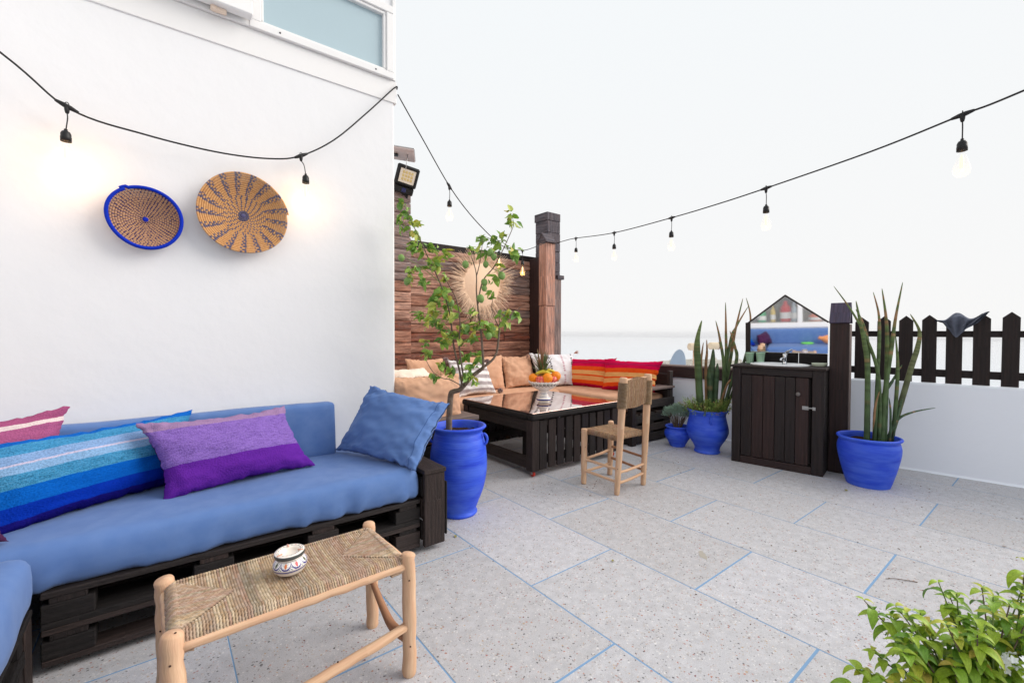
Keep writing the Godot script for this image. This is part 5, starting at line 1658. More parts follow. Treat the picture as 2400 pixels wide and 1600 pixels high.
func lemon_tree() -> void:
	var b := Vector3(1.548, 0.535, -2.535)
	var t := thing("lemon_tree", "young lemon tree with green fruit growing from the tall blue jar", "tree", b)
	var o := Vector3.ZERO
	var trunk := pts2("-0.066,-0.02 -0.064,0.1 -0.055,0.243 -0.038,0.269 0.010,0.286 0.084,0.368 0.163,0.428", o, [0.0, 0.03])
	var tm := MB.new()
	var tp := path(trunk, 8)
	tm.tube(tp, taper(tp.size(), 0.0215, 0.0125), 12)
	part("trunk", tm.done(true), M.bark, t)
	var limbs := [
		["0.150,0.420 0.241,0.506 0.264,0.646 0.271,0.724 0.326,0.755 0.411,0.840", 0.03, 0.14, 0.0095, 0.0025],
		["0.155,0.425 0.163,0.467 0.151,0.646 0.139,0.762 0.123,0.918 0.123,1.042 0.092,1.151", 0.03, -0.1, 0.0095, 0.002],
		["0.133,0.850 0.162,0.995 0.239,1.097 0.309,1.237 0.356,1.346 0.363,1.385", -0.06, -0.02, 0.005, 0.0015],
		["0.123,1.02 0.146,1.104 0.161,1.205 0.169,1.260", -0.08, -0.12, 0.0035, 0.0012],
		["0.263,0.700 0.217,0.817 0.232,0.918", 0.08, 0.03, 0.0035, 0.0012],
		["0.040,0.310 0.031,0.381 0.007,0.583 0.015,0.723 -0.009,0.878 -0.079,1.010", 0.01, -0.08, 0.007, 0.002],
		["0.025,0.295 0.008,0.396 -0.032,0.567 -0.063,0.801 -0.126,0.995 -0.204,1.158 -0.266,1.298 -0.321,1.406 -0.348,1.476", 0.0, 0.02, 0.0075, 0.0018],
		["-0.126,0.995 -0.227,1.080 -0.328,1.142", 0.01, -0.06, 0.003, 0.0012],
		["-0.227,1.080 -0.320,1.057 -0.398,0.986", -0.02, 0.04, 0.0025, 0.001],
		["0.030,0.300 -0.047,0.350 -0.101,0.365 -0.156,0.404 -0.195,0.474 -0.203,0.520", 0.01, -0.1, 0.0035, 0.0015],
		["0.015,0.723 0.085,0.754 0.131,0.762", -0.03, -0.09, 0.003, 0.0015],
		["-0.048,0.801 -0.079,0.902 -0.102,0.948", 0.0, 0.1, 0.0025, 0.0012],
		["0.007,0.60 -0.06,0.69 -0.15,0.76 -0.22,0.79", -0.02, -0.16, 0.003, 0.0012],
		["0.0,0.56 0.05,0.62 0.10,0.66", 0.0, 0.12, 0.003, 0.0012],
		["0.31,1.237 0.27,1.26 0.22,1.268", -0.03, -0.05, 0.002, 0.001],
		["0.271,0.724 0.27,0.786 0.33,0.80", 0.1, 0.04, 0.003, 0.0012],
	]
	var all := PackedVector3Array()
	for l in limbs:
		var pp := path(pts2(l[0], o, [l[1], l[2]]), 6)
		var mb := MB.new()
		mb.tube(pp, taper(pp.size(), l[3], l[4]), 7)
		part("branch", mb.done(true), M.bark if l[3] > 0.0032 else M.twig_green, t)
		all.append_array(pp)
	var near := func(p: Vector3) -> Vector3:
		var best := all[0]
		for q in all:
			if q.distance_squared_to(p) < best.distance_squared_to(p):
				best = q
		return best
	var lm := []
	for k in 6:
		lm.append(leaf_mesh(0.09 * [1.0, 0.85, 1.1, 0.7, 0.95, 0.6][k], 0.046 * [1.0, 0.95, 0.95, 0.8, 1.05, 0.7][k], [0.5, 0.9, 0.3, 0.6, 1.2, 0.4][k], [0.35, 0.25, 0.5, 0.45, 0.2, 0.5][k], 1.5, 0.1))
	var spots := "-0.356,1.492 -0.383,1.430 -0.321,1.422 -0.368,1.375 -0.282,1.383 -0.297,1.305 -0.313,1.228 -0.282,1.212 -0.204,1.236 -0.165,1.228 -0.087,1.197 -0.181,1.150 -0.142,1.127 -0.196,1.104 -0.157,1.088 -0.243,1.065 -0.211,0.987 -0.103,1.034 -0.118,0.940 -0.141,0.917 -0.079,0.902 -0.157,0.855 -0.180,0.816 -0.226,0.777 -0.102,0.855 -0.055,0.839 -0.180,0.730 -0.141,0.730 -0.079,0.762 -0.102,0.684 -0.047,0.637 -0.117,0.606 -0.078,0.622 -0.203,0.598 0.023,0.692 0.046,0.606 0.085,0.614 -0.008,0.653 0.054,0.684 0.100,0.793 0.155,0.723 0.124,0.700 0.209,0.708 0.194,0.684 0.232,0.685 0.271,0.786 0.318,0.794 0.372,0.786 0.333,0.731 0.356,1.175 0.340,1.198 0.387,1.190 0.293,1.276 0.270,1.260 0.224,1.268 0.332,1.392 0.371,1.385 0.348,1.439 0.169,1.268 0.099,1.182 0.185,1.198 0.232,1.011 0.201,0.918 0.271,1.081 -0.203,0.520 -0.101,0.427 -0.148,0.373 -0.047,0.389 0.062,0.428 0.124,0.521 0.101,0.459 0.046,0.513 0.031,0.350 0.070,0.381 0.093,0.334 -0.33,1.06 -0.35,1.02 -0.25,1.22 -0.03,0.78 -0.15,0.79 -0.13,0.87"
	var twig := MB.new()
	var n_leaf := 0
	var more := []
	for k in 5:
		more.append(SurfaceTool.new())
		more[k].begin(Mesh.PRIMITIVE_TRIANGLES)
	for p0 in pts2(spots, o):
		var c: Vector3 = p0
		var anchor: Vector3 = near.call(c)
		var dz := (anchor - c).dot(FW) + jit(0.06)
		c += FW * dz + Vector3(jit(0.01), jit(0.01), 0)
		if anchor.distance_to(c) > 0.012:
			var mid := anchor.lerp(c, 0.5) + Vector3(0, 0.008, 0)
			var tw := path([anchor, mid, c], 3)
			twig.tube(tw, taper(tw.size(), 0.0016, 0.0009), 5)
		var n := 7 + rng.randi() % 3
		var outw := (c - anchor)
		for k in n:
			var d := (outw.normalized() * 0.7 + Vector3(jit(1.0), jit(0.8) - 0.1, jit(1.0))).normalized()
			var mi := rng.randi() % 6
			var u := rng.randf()
			var ki := 0
			if u > 0.92: ki = 4
			elif u > 0.72: ki = 3
			elif u > 0.5: ki = 1
			elif u > 0.28: ki = 2
			var lx := leaf_xf(c - d * 0.02 + Vector3(jit(0.025), jit(0.025), jit(0.025)), d, Vector3(jit(0.8), 0.7, jit(0.8)), rng.randf_range(0.5, 0.95))
			if n_leaf < 296 and k < 4:
				n_leaf += 1
				part("leaf", lm[mi], M["leaf_%d" % ki], t, lx)
			else:
				more[ki].append_from(lm[mi], 0, lx)
	for k in 5:
		part("small_leaves", more[k].commit(), M["leaf_%d" % k], t).set_meta("kind", "stuff")
	part("twigs", twig.done(true), M.twig_green, t).set_meta("kind", "stuff")
	var fm := MB.new()
	var pr := PackedVector2Array()
	for k in 15:
		var a := PI * k / 14.0
		pr.append(Vector2(maxf(0.0004, 0.0215 * pow(sin(a), 0.9)), -0.024 * cos(a) - 0.004 * pow(maxf(0.0, cos(a)), 10.0)))
	fm.lathe(pr, 18)
	var fmesh := fm.done(true)
	for p0 in pts2("-0.359,1.142 -0.340,1.002 0.057,1.096 0.183,1.104 0.212,1.182 0.235,1.153 0.165,1.264 0.286,1.031 0.174,0.988 0.174,0.949 0.150,0.883 -0.052,0.859 0.201,0.642", o):
		var c: Vector3 = p0
		var anchor: Vector3 = near.call(c)
		c += FW * ((anchor - c).dot(FW) - 0.02)
		var st := MB.new()
		var sp := path([anchor, anchor.lerp(c, 0.6) + Vector3(0, 0.012, 0), c + Vector3(0, 0.02, 0)], 3)
		st.tube(sp, taper(sp.size(), 0.0016, 0.0014), 5)
		var f := part("fruit", fmesh, M.lime, t, at(c, rng.randf() * 6.0, jit(0.5), jit(0.5)).scaled_local(Vector3.ONE * rng.randf_range(0.85, 1.12)))
		part("fruit_stalk", st.done(true), M.twig_green, t)

func blade(s: String, base: Vector3, w: float, tone: int, depth: Array) -> ArrayMesh:
	var mb := MB.new()
	var ctl := pts2(s, base, depth, -0.03)
	var pp := path(ctl, 14)
	var n := pp.size()
	var rad := PackedFloat32Array()
	var cols := PackedColorArray()
	var f := noise(rng.randi() % 9999, 7.0, 3)
	var dry0 := rng.randf_range(0.35, 0.6)
	for i in n:
		var q := float(i) / (n - 1)
		rad.append(w * 0.5 * (1.0 - 0.25 * q) * minf(1.0, pow((1.0 - q) * 2.2, 0.6)) + 0.0007)
		var green := lin(66, 90, 58).lerp(lin(108, 126, 74), q)
		if tone == 3:
			green = lin(88, 92, 70).lerp(lin(118, 128, 78), q)
		if tone == 2:
			green = lin(54, 76, 56).lerp(lin(78, 100, 68), q)
		var band := 0.85 + 0.25 * sin(q * 55.0 + f.get_noise_1d(q * 4.0) * 6.0)
		var c := green * band
		var dry := f.get_noise_1d(q * 2.0) * 0.9
		if tone == 1:
			dry += 1.4 * (q - dry0) if q < 0.85 else 0.1
		elif tone == 4:
			dry += 0.7
		else:
			dry -= 0.25
		if dry > 0.08:
			c = c.lerp(lin(168, 128, 92) * (0.75 + 0.4 * f.get_noise_1d(q * 30.0)), clampf((dry - 0.08) * 4.0, 0.0, 0.95))
		c.a = 1.0
		cols.append(c)
	mb.tube(pp, rad, 10, true, cols, 0.85)
	return mb.done(true)

func snake_plants() -> void:
	var b := Vector3(4.405, 0.335, -1.01)
	var p := thing("snake_plant", "spear leaved snake plant in the wide blue pot before the fence", "plant", b, 0.0, "")
	var o := Vector3.ZERO
	var list := [["-0.026,0.0 -0.030,0.349 -0.039,0.617 -0.068,0.792 -0.115,0.990 -0.145,1.118", 0.037, 0], ["0.005,0.0 0.0,0.524 -0.010,0.780 -0.057,0.955 -0.109,1.054", 0.03, 1], ["0.026,0.0 0.044,0.524 0.055,0.816 0.048,1.014 0.003,1.188", 0.025, 1], ["0.065,0.0 0.067,0.291 0.037,0.582 -0.057,0.827 -0.174,1.034 -0.323,1.232", 0.026, 0], ["0.124,0.0 0.136,0.408 0.144,0.687 0.135,0.956 0.097,1.220", 0.036, 1], ["0.087,0.0 0.107,0.349 0.159,0.734 0.194,0.991 0.248,1.268", 0.032, 1], ["0.19,0.0 0.212,0.408 0.209,0.641 0.184,0.851", 0.027, 0], ["0.17,0.0 0.26,0.292 0.34,0.595 0.385,0.758 0.392,0.886 0.316,1.017", 0.04, 3], ["0.13,0.0 0.214,0.169 0.329,0.239 0.510,0.277", 0.02, 2], ["0.17,0.0 0.236,0.256 0.273,0.361", 0.017, 2], ["0.145,0.0 0.159,0.221 0.154,0.355", 0.016, 2], ["0.057,0.0 0.084,0.291 0.189,0.489 0.258,0.615", 0.026, 2], ["0.032,0.0 0.024,0.256 0.049,0.408", 0.018, 4]]
	for l in list:
		var d := jit(0.03)
		part("leaf", blade(l[0], o, l[1], l[2], [d, d + jit(0.03)]), M.blade, p)
	b = Vector3(4.322, 0.385, -2.295)
	var q := thing("snake_plant", "tall snake plant with dry spear leaves beside the wash stand", "plant", b, 0.0, "")
	list = [["-0.085,0.0 -0.117,0.451 -0.131,0.643 -0.125,0.780 -0.089,0.938", 0.056, 0], ["-0.048,0.0 -0.060,0.479 -0.049,0.616 -0.033,0.719", 0.02, 4], ["0.007,0.0 -0.005,0.451 0.006,0.616 0.003,0.746", 0.024, 4], ["0.030,0.0 0.037,0.369 0.047,0.561 0.047,0.657", 0.048, 2], ["0.06,0.0 0.075,0.369 0.077,0.513", 0.04, 2], ["0.13,0.0 0.154,0.452 0.115,0.753 0.074,0.938", 0.025, 1], ["0.14,0.0 0.187,0.507 0.184,0.849 0.176,1.124", 0.024, 1], ["0.12,0.0 0.226,0.452 0.287,0.809 0.372,1.168", 0.027, 1], ["0.15,0.0 0.335,0.452 0.410,0.754 0.419,0.987 0.375,1.168", 0.022, 1], ["0.13,0.0 0.256,0.507 0.239,0.671 0.177,0.836", 0.027, 1], ["0.12,0.0 0.225,0.699 0.293,0.877 0.414,1.083", 0.022, 1], ["0.08,0.0 0.171,0.287 0.260,0.383", 0.018, 4], ["0.028,0.0 0.020,0.369 0.034,0.506", 0.045, 2]]
	for l in list:
		var d := jit(0.04)
		part("leaf", blade(l[0], o, l[1] * 1.3, l[2], [d, d + jit(0.05)]), M.blade, q)
	# creeping ground cover round their feet
	var g := MB.new()
	for i in 520:
		var a := rng.randf() * TAU
		var r := 0.16 * sqrt(rng.randf())
		var c := Vector3(cos(a) * r, 0.0, sin(a) * r)
		var outw := Vector3(cos(a), 0, sin(a))
		var e := c + outw * rng.randf_range(0.0, 0.12) + Vector3(jit(0.03), rng.randf_range(0.03, 0.17), jit(0.03))
		g.col = lin(92, 122, 56).lerp(lin(146, 164, 84), rng.randf()) if rng.randf() < 0.85 else lin(150, 120, 84)
		var sp := path([c, c.lerp(e, 0.5) + Vector3(0, 0.02, 0), e], 3)
		g.tube(sp, taper(sp.size(), 0.0015, 0.0008), 4)
		for k in 5:
			var pp := c.lerp(e, 0.3 + 0.17 * k)
			var d := Vector3(jit(1), jit(0.6) + 0.2, jit(1)).normalized()
			var x := d.cross(Vector3.UP).normalized() * 0.005
			var l := rng.randf_range(0.024, 0.042)
			var i0 := g.vert(pp)
			var i1 := g.vert(pp + d * l * 0.5 + x)
			var i2 := g.vert(pp + d * l)
			var i3 := g.vert(pp + d * l * 0.5 - x)
			g.quad(i0, i1, i2, i3)
	var gc := part("ground_cover", g.done(true), M.small_leaves, self, at(b))
	tag(gc, "fine green creeping plant round the foot of the taller snake plant", "plant", "", "stuff")
	# small grey green shrub
	var sh := thing("shrub", "small grey green needle leaved shrub in the ribbed blue pot", "shrub", Vector3(4.30, 0.175, -2.61))
	var st := MB.new()
	var nd := MB.new()
	for i in 34:
		var a := rng.randf() * TAU
		var lean := 0.95 * sqrt(rng.randf())
		var tip := Vector3(cos(a) * sin(lean) * 0.155, 0.09 + 0.15 * cos(lean) * rng.randf_range(0.75, 1.08), sin(a) * sin(lean) * 0.155)
		var bs := Vector3(cos(a) * 0.02, -0.01, sin(a) * 0.02)
		var sp := path([bs, bs.lerp(tip, 0.5) + Vector3(0, 0.012, 0), tip], 4)
		st.tube(sp, taper(sp.size(), 0.004, 0.0015), 6)
		for k in 75:
			var c := tip + Vector3(jit(0.035), jit(0.028), jit(0.035))
			var d := ((c - Vector3(0, 0.1, 0)).normalized() + Vector3(jit(0.7), jit(0.7) + 0.3, jit(0.7))).normalized()
			var l := rng.randf_range(0.014, 0.024)
			nd.col = Color(1, 1, 1) * rng.randf_range(0.7, 1.25)
			nd.tube(PackedVector3Array([c, c + d * l]), PackedFloat32Array([0.0026, 0.0008]), 4, false)
	part("stems", st.done(true), M.bark, sh)
	part("foliage", nd.done(true), M.grey_needles, sh).set_meta("kind", "stuff")

func flowering_shrub() -> void:
	var b := Vector3(1.92, 0.0, -0.14)
	pot("planter", "blue clay planter of the flowering shrub in the near right corner", b, [[0.1, 0.0], [0.104, 0.008], [0.12, 0.03], [0.126, 0.05], [0.13, 0.056]], 0.115, 0.04)
	var t := thing("flowering_shrub", "leafy green shrub with a white flower cluster in the near right corner", "shrub", b + Vector3(0, 0.05, 0))
	var lm := []
	for k in 5:
		lm.append(leaf_mesh(0.062 * [1.0, 0.8, 1.15, 0.9, 0.6][k], 0.027 * [1.0, 0.95, 1.0, 1.1, 0.8][k], [1.5, 1.0, 1.9, 1.3, 0.7][k], 0.45, 1.2, 0.06))
	var tips := "-0.235,0.21 -0.19,0.235 -0.14,0.245 -0.10,0.205 -0.05,0.255 -0.03,0.285 0.02,0.305 0.055,0.295 0.09,0.235 0.14,0.285 0.2,0.345 0.235,0.39 0.26,0.34 -0.29,0.07 -0.21,0.14 -0.16,0.17 -0.12,0.13 0.0,0.2 0.04,0.22 0.11,0.19 0.17,0.24 0.22,0.28 -0.07,0.16 -0.02,0.12 0.08,0.13 0.27,0.27 0.3,0.36 -0.17,0.08 -0.1,0.09 -0.03,0.06 0.05,0.08 0.13,0.1 0.2,0.15 0.25,0.2 -0.24,0.02 0.3,0.3 -0.21,0.19 -0.16,0.21 -0.075,0.23 0.0,0.265 0.12,0.26 0.18,0.3 -0.12,0.18 -0.05,0.2 0.04,0.16 0.07,0.25 0.15,0.2 0.21,0.23 -0.34,0.0 -0.3,0.03 -0.27,0.12 -0.25,0.16 -0.24,0.08 -0.19,0.13 -0.13,0.22"
	var leaves := 0
	var more := []
	for k in 5:
		more.append(SurfaceTool.new())
		more[k].begin(Mesh.PRIMITIVE_TRIANGLES)
	for p0 in pts2(tips, RT * -0.07 + FW * 0.03 + Vector3(0, 0.095, 0)):
		var tip: Vector3 = p0
		tip += FW * rng.randf_range(-0.13, 0.07)
		var a := rng.randf() * TAU
		var bs := Vector3(cos(a) * 0.05, 0.0, sin(a) * 0.05)
		var sp := path([bs, Vector3(lerpf(bs.x, tip.x, 0.55), tip.y * 0.45, lerpf(bs.z, tip.z, 0.55)), tip], 10)
		var sm := MB.new()
		sm.tube(sp, taper(sp.size(), 0.004, 0.0014), 6)
		part("stem", sm.done(true), M.bark if rng.randf() < 0.4 else M.twig_green, t)
		var n := sp.size()
		var turn := rng.randf() * PI
		var i := n - 1
		while i > n * 0.25:
			var q := float(i) / n
			turn += PI * 0.5 + jit(0.3)
			for sg in [0.0, PI]:
				var an: float = turn + sg
				var d := Vector3(cos(an), 0.55 if q > 0.9 else 0.2, sin(an)).normalized()
				var u := rng.randf()
				var ki := 0
				if u > 0.97: ki = 4
				elif u > 0.82: ki = 3
				elif u > 0.45: ki = 1
				elif u > 0.28: ki = 2
				if q > 0.93 and rng.randf() < 0.6: ki = 1 if rng.randf() < 0.6 else 3
				var lx := leaf_xf(sp[i], d, Vector3.UP, (0.62 if q > 0.95 else 1.0) * rng.randf_range(0.8, 1.15))
				if leaves < 296 and q > 0.55:
					leaves += 1
					part("leaf", lm[rng.randi() % 5], M["shrub_leaf_%d" % ki], t, lx)
				else:
					more[ki].append_from(lm[rng.randi() % 5], 0, lx)
			i -= 1 if rng.randf() < 0.6 else 2
	for k in 5:
		part("small_leaves", more[k].commit(), M["shrub_leaf_%d" % k], t).set_meta("kind", "stuff")
	# white flower head
	var head := RT * -0.035 + Vector3(0, 0.235, 0) - FW * 0.1
	for k in 30:
		var d := Vector3(jit(1), rng.randf_range(-0.3, 1.0), jit(1)).normalized()
		var c := head + d * 0.034
		var fm := MB.new()
		for j in 5:
			var a := TAU * j / 5.0
			fm.grid(2, 3, func(p: float, q: float) -> Vector3:
				var w := 0.0045 * sin(PI * clampf(q * 0.8 + 0.15, 0, 1)) * (p * 2.0 - 1.0)
				var r := 0.012 * q
				return Vector3(cos(a) * r - sin(a) * w, 0.003 * q * q + 0.001, sin(a) * r + cos(a) * w))
		part("flower", fm.done(true), M.petal, t, leaf_xf(c, d, Vector3(0.3, 0.2, 0.9)))
	for k in 14:
		var d := Vector3(jit(1), rng.randf_range(-0.6, 0.8), jit(1)).normalized()
		part("bract", lm[4], M.shrub_leaf_1, t, leaf_xf(head + d * 0.012, d, Vector3.UP, 0.7))

func lamp(o: Node3D, cable: PackedVector3Array, p: Vector3, drop: Vector3, energy: float) -> void:
	# connector on the cable, short lead, socket, glowing bulb; p is where it hangs, drop the socket's top
	var n := Node3D.new()
	n.name = "lamp_drop"
	o.add_child(n, true)
	var cm := MB.new()
	cm.tube(PackedVector3Array([Vector3(0, 0.004, 0), Vector3(0, -0.02, 0), Vector3(0, -0.032, 0)]), PackedFloat32Array([0.011, 0.009, 0.006]), 10)
	var near := 1
	for i in range(1, cable.size() - 1):
		if cable[i].distance_squared_to(p) < cable[near].distance_squared_to(p):
			near = i
	var tg := (cable[near + 1] - cable[near - 1]).normalized()
	cm.tube(PackedVector3Array([-tg * 0.042, -tg * 0.038, -tg * 0.012, tg * 0.012, tg * 0.038, tg * 0.042]), PackedFloat32Array([0.0052, 0.0065, 0.0105, 0.0105, 0.0065, 0.0052]), 10)
	var ring := []
	for k in 9:
		var a := PI * k / 8.0
		ring.append(Vector3(0.007 * cos(a), 0.006 + 0.012 * sin(a), 0))
	var rp := path(ring, 3)
	cm.tube(rp, taper(rp.size(), 0.0018, 0.0018), 6)
	part("connector", cm.done(true), M.rubber, n, at(p))
	var ld := MB.new()
	var lp := path([p + Vector3(0, -0.03, 0), p.lerp(drop, 0.5) + Vector3(0.004, 0, 0), drop], 5)
	ld.tube(lp, taper(lp.size(), 0.0026, 0.0026), 6)
	part("lead", ld.done(true), M.cable, n)
	var sm := MB.new()
	sm.lathe(PackedVector2Array([Vector2(0.0165, -0.05), Vector2(0.0195, -0.05), Vector2(0.0195, -0.03), Vector2(0.0185, -0.028), Vector2(0.0185, -0.016), Vector2(0.014, -0.006), Vector2(0.007, -0.002), Vector2(0.006, 0.006), Vector2(0.0005, 0.007)]), 22)
	sm.lathe(PackedVector2Array([Vector2(0.0005, -0.044), Vector2(0.0165, -0.044), Vector2(0.0165, -0.05)]), 22)
	part("socket", sm.done(true), M.black_plastic, n, at(drop))
	var bm := MB.new()
	var ctl := []
	for q in [[0.0005, -0.168], [0.016, -0.166], [0.027, -0.155], [0.031, -0.138], [0.029, -0.12], [0.021, -0.092], [0.0145, -0.07], [0.0135, -0.0445]]:
		ctl.append(Vector3(q[0], q[1], 0))
	var pr := PackedVector2Array()
	for q in path(ctl, 4):
		pr.append(Vector2(maxf(q.x, 0.0004), q.y))
	bm.lathe(pr, 24)
	var bulb := part("bulb", bm.done(true), M.bulb_glass, n, at(drop))
	var fl := MB.new()
	fl.lathe(PackedVector2Array([Vector2(0.0005, -0.145), Vector2(0.005, -0.142), Vector2(0.0075, -0.125), Vector2(0.0065, -0.085), Vector2(0.004, -0.07), Vector2(0.0005, -0.066)]), 14)
	part("filament", fl.done(true), M.filament, bulb)
	var l := OmniLight3D.new()
	l.name = "bulb_light"
	l.light_color = Color(1.0, 0.74, 0.42)
	l.light_energy = energy
	l.light_size = 0.01
	l.omni_range = 12.0
	l.omni_attenuation = 2.0
	l.shadow_enabled = true
	n.add_child(l, true)
	l.position = drop + Vector3(0, -0.155, 0)

func string_lights() -> void:
	var a := thing("string_light", "black festoon cable with glowing bulbs strung across the white house wall", "string light")
	var cp := path([Vector3(-1.05, 2.76, -2.84), Vector3(-0.525, 2.387, -2.86), Vector3(-0.315, 2.213, -2.86), Vector3(-0.055, 2.172, -2.865), Vector3(0.249, 2.162, -2.87), Vector3(0.5, 2.188, -2.87), Vector3(0.664, 2.245, -2.87), Vector3(0.86, 2.395, -2.88), Vector3(1.08, 2.64, -2.9), Vector3(1.275, 2.872, -2.925), Vector3(1.303, 2.88, -2.95)], 8)
	var cm := MB.new()
	cm.tube(cp, taper(cp.size(), 0.0044, 0.0044), 7)
	part("cable", cm.done(true), M.cable, a)
	lamp(a, cp, Vector3(-0.325, 2.222, -2.86), Vector3(-0.33, 2.112, -2.86), 0.024)
	lamp(a, cp, Vector3(0.664, 2.245, -2.87), Vector3(0.688, 2.136, -2.865), 0.018)
	var b := thing("string_light", "festoon cable with bulbs from the house corner past the lemon tree to the gabled post", "string light")
	var bp := path([Vector3(1.303, 2.84, -2.935), Vector3(1.554, 2.649, -3.062), Vector3(1.886, 2.41, -3.236), Vector3(2.195, 2.259, -3.397), Vector3(2.58, 2.137, -3.597), Vector3(2.849, 2.095, -3.738), Vector3(3.266, 2.14, -3.955), Vector3(3.6, 2.24, -4.13), Vector3(3.95, 2.37, -4.30)], 6)
	var bm := MB.new()
	bm.tube(bp, taper(bp.size(), 0.0044, 0.0044), 6)
	part("cable", bm.done(true), M.cable, b)
	lamp(b, bp, Vector3(1.886, 2.408, -3.236), Vector3(1.888, 2.29, -3.236), 0.02)
	lamp(b, bp, Vector3(2.72, 2.115, -3.67), Vector3(2.722, 2.03, -3.67), 0.05)
	lamp(b, bp, Vector3(3.266, 2.138, -3.955), Vector3(3.268, 2.02, -3.955), 0.06)
	var c := thing("string_light", "festoon cable with small bulbs crossing the sky from the gabled post to the upper right", "string light")
	var pts := [Vector3(4.1, 2.37, -4.32), Vector3(3.995, 2.352, -3.983), Vector3(3.923, 2.33, -3.743), Vector3(3.696, 2.232, -2.984), Vector3(3.452, 2.185, -2.171), Vector3(3.308, 2.17, -1.691), Vector3(3.193, 2.168, -1.306), Vector3(3.013, 2.176, -0.707), Vector3(2.904, 2.203, -0.343), Vector3(2.848, 2.215, -0.157), Vector3(2.6, 2.3, 0.6)]
	var dp := path(pts, 6)
	var dm := MB.new()
	dm.tube(dp, taper(dp.size(), 0.0044, 0.0044), 6)
	part("cable", dm.done(true), M.cable, c)
	for k in [2, 3, 4, 6, 8]:
		var p: Vector3 = pts[k]
		lamp(c, dp, p, p + Vector3(jit(0.004), -0.115, jit(0.004)), 0.012)

func coil_basket(label: String, c: Vector3, R: float, turns: int, depth: float, pick: Callable, rim: Color, rim_r: float, hub: Color, tilt: float, oval: float) -> void:
	var o := thing("woven_basket", label, "basket", c, 0.0, "")
	var tr := R / turns
	var mb := MB.new()
	var per := 240
	var pts := PackedVector3Array()
	var rad := PackedFloat32Array()
	var cols := PackedColorArray()
	for i in turns * per:
		var q := float(i) / per
		var a := TAU * q
		var r := tr * (q + 0.3)
		var k := r / R
		# dish: open towards the room (+z), wavy outline
		var z := depth * pow(k, 2.2)
		var rr := r * (1.0 + 0.018 * k * sin(a * 2.0 + 1.0) + 0.012 * k * sin(a * 3.0))
		pts.append(Vector3(cos(a) * rr, -sin(a) * rr * oval, z + jit(0.0004)))
		rad.append(tr * 0.56)
		cols.append(pick.call(q, a, k))
	mb.tube(pts, rad, 7, true, cols, 0.85)
	part("coil", mb.done(true), M.coil, o, Transform3D(Basis(Vector3(0, 0, 1), tilt), Vector3.ZERO))
	if rim_r > 0.0:
		var rm := MB.new()
		rm.col = rim
		var rp := PackedVector3Array()
		for i in 121:
			var a := TAU * i / 118.0
			var rr := (R + tr * 0.2 + (0.008 if i > 116 else 0.0)) * (1.0 + 0.018 * sin(a * 2.0 + 1.0) + 0.012 * sin(a * 3.0))
			rp.append(Vector3(cos(a + 2.0) * rr, sin(a + 2.0) * rr * oval, depth * 1.04))
		rm.tube(rp, taper(rp.size(), rim_r, rim_r), 8)
		part("rim", rm.done(true), M.coil, o, Transform3D(Basis(Vector3(0, 0, 1), tilt), Vector3.ZERO))
	var hm := MB.new()
	hm.col = hub
	hm.lathe(PackedVector2Array([Vector2(tr * 1.3, -0.002), Vector2(tr * 1.25, 0.004), Vector2(tr * 0.7, tr * 0.75), Vector2(0.0004, tr * 0.85)]), 16)
	part("hub", hm.done(true), M.coil, o, Transform3D(Basis(Vector3.RIGHT, PI * 0.5), Vector3.ZERO))

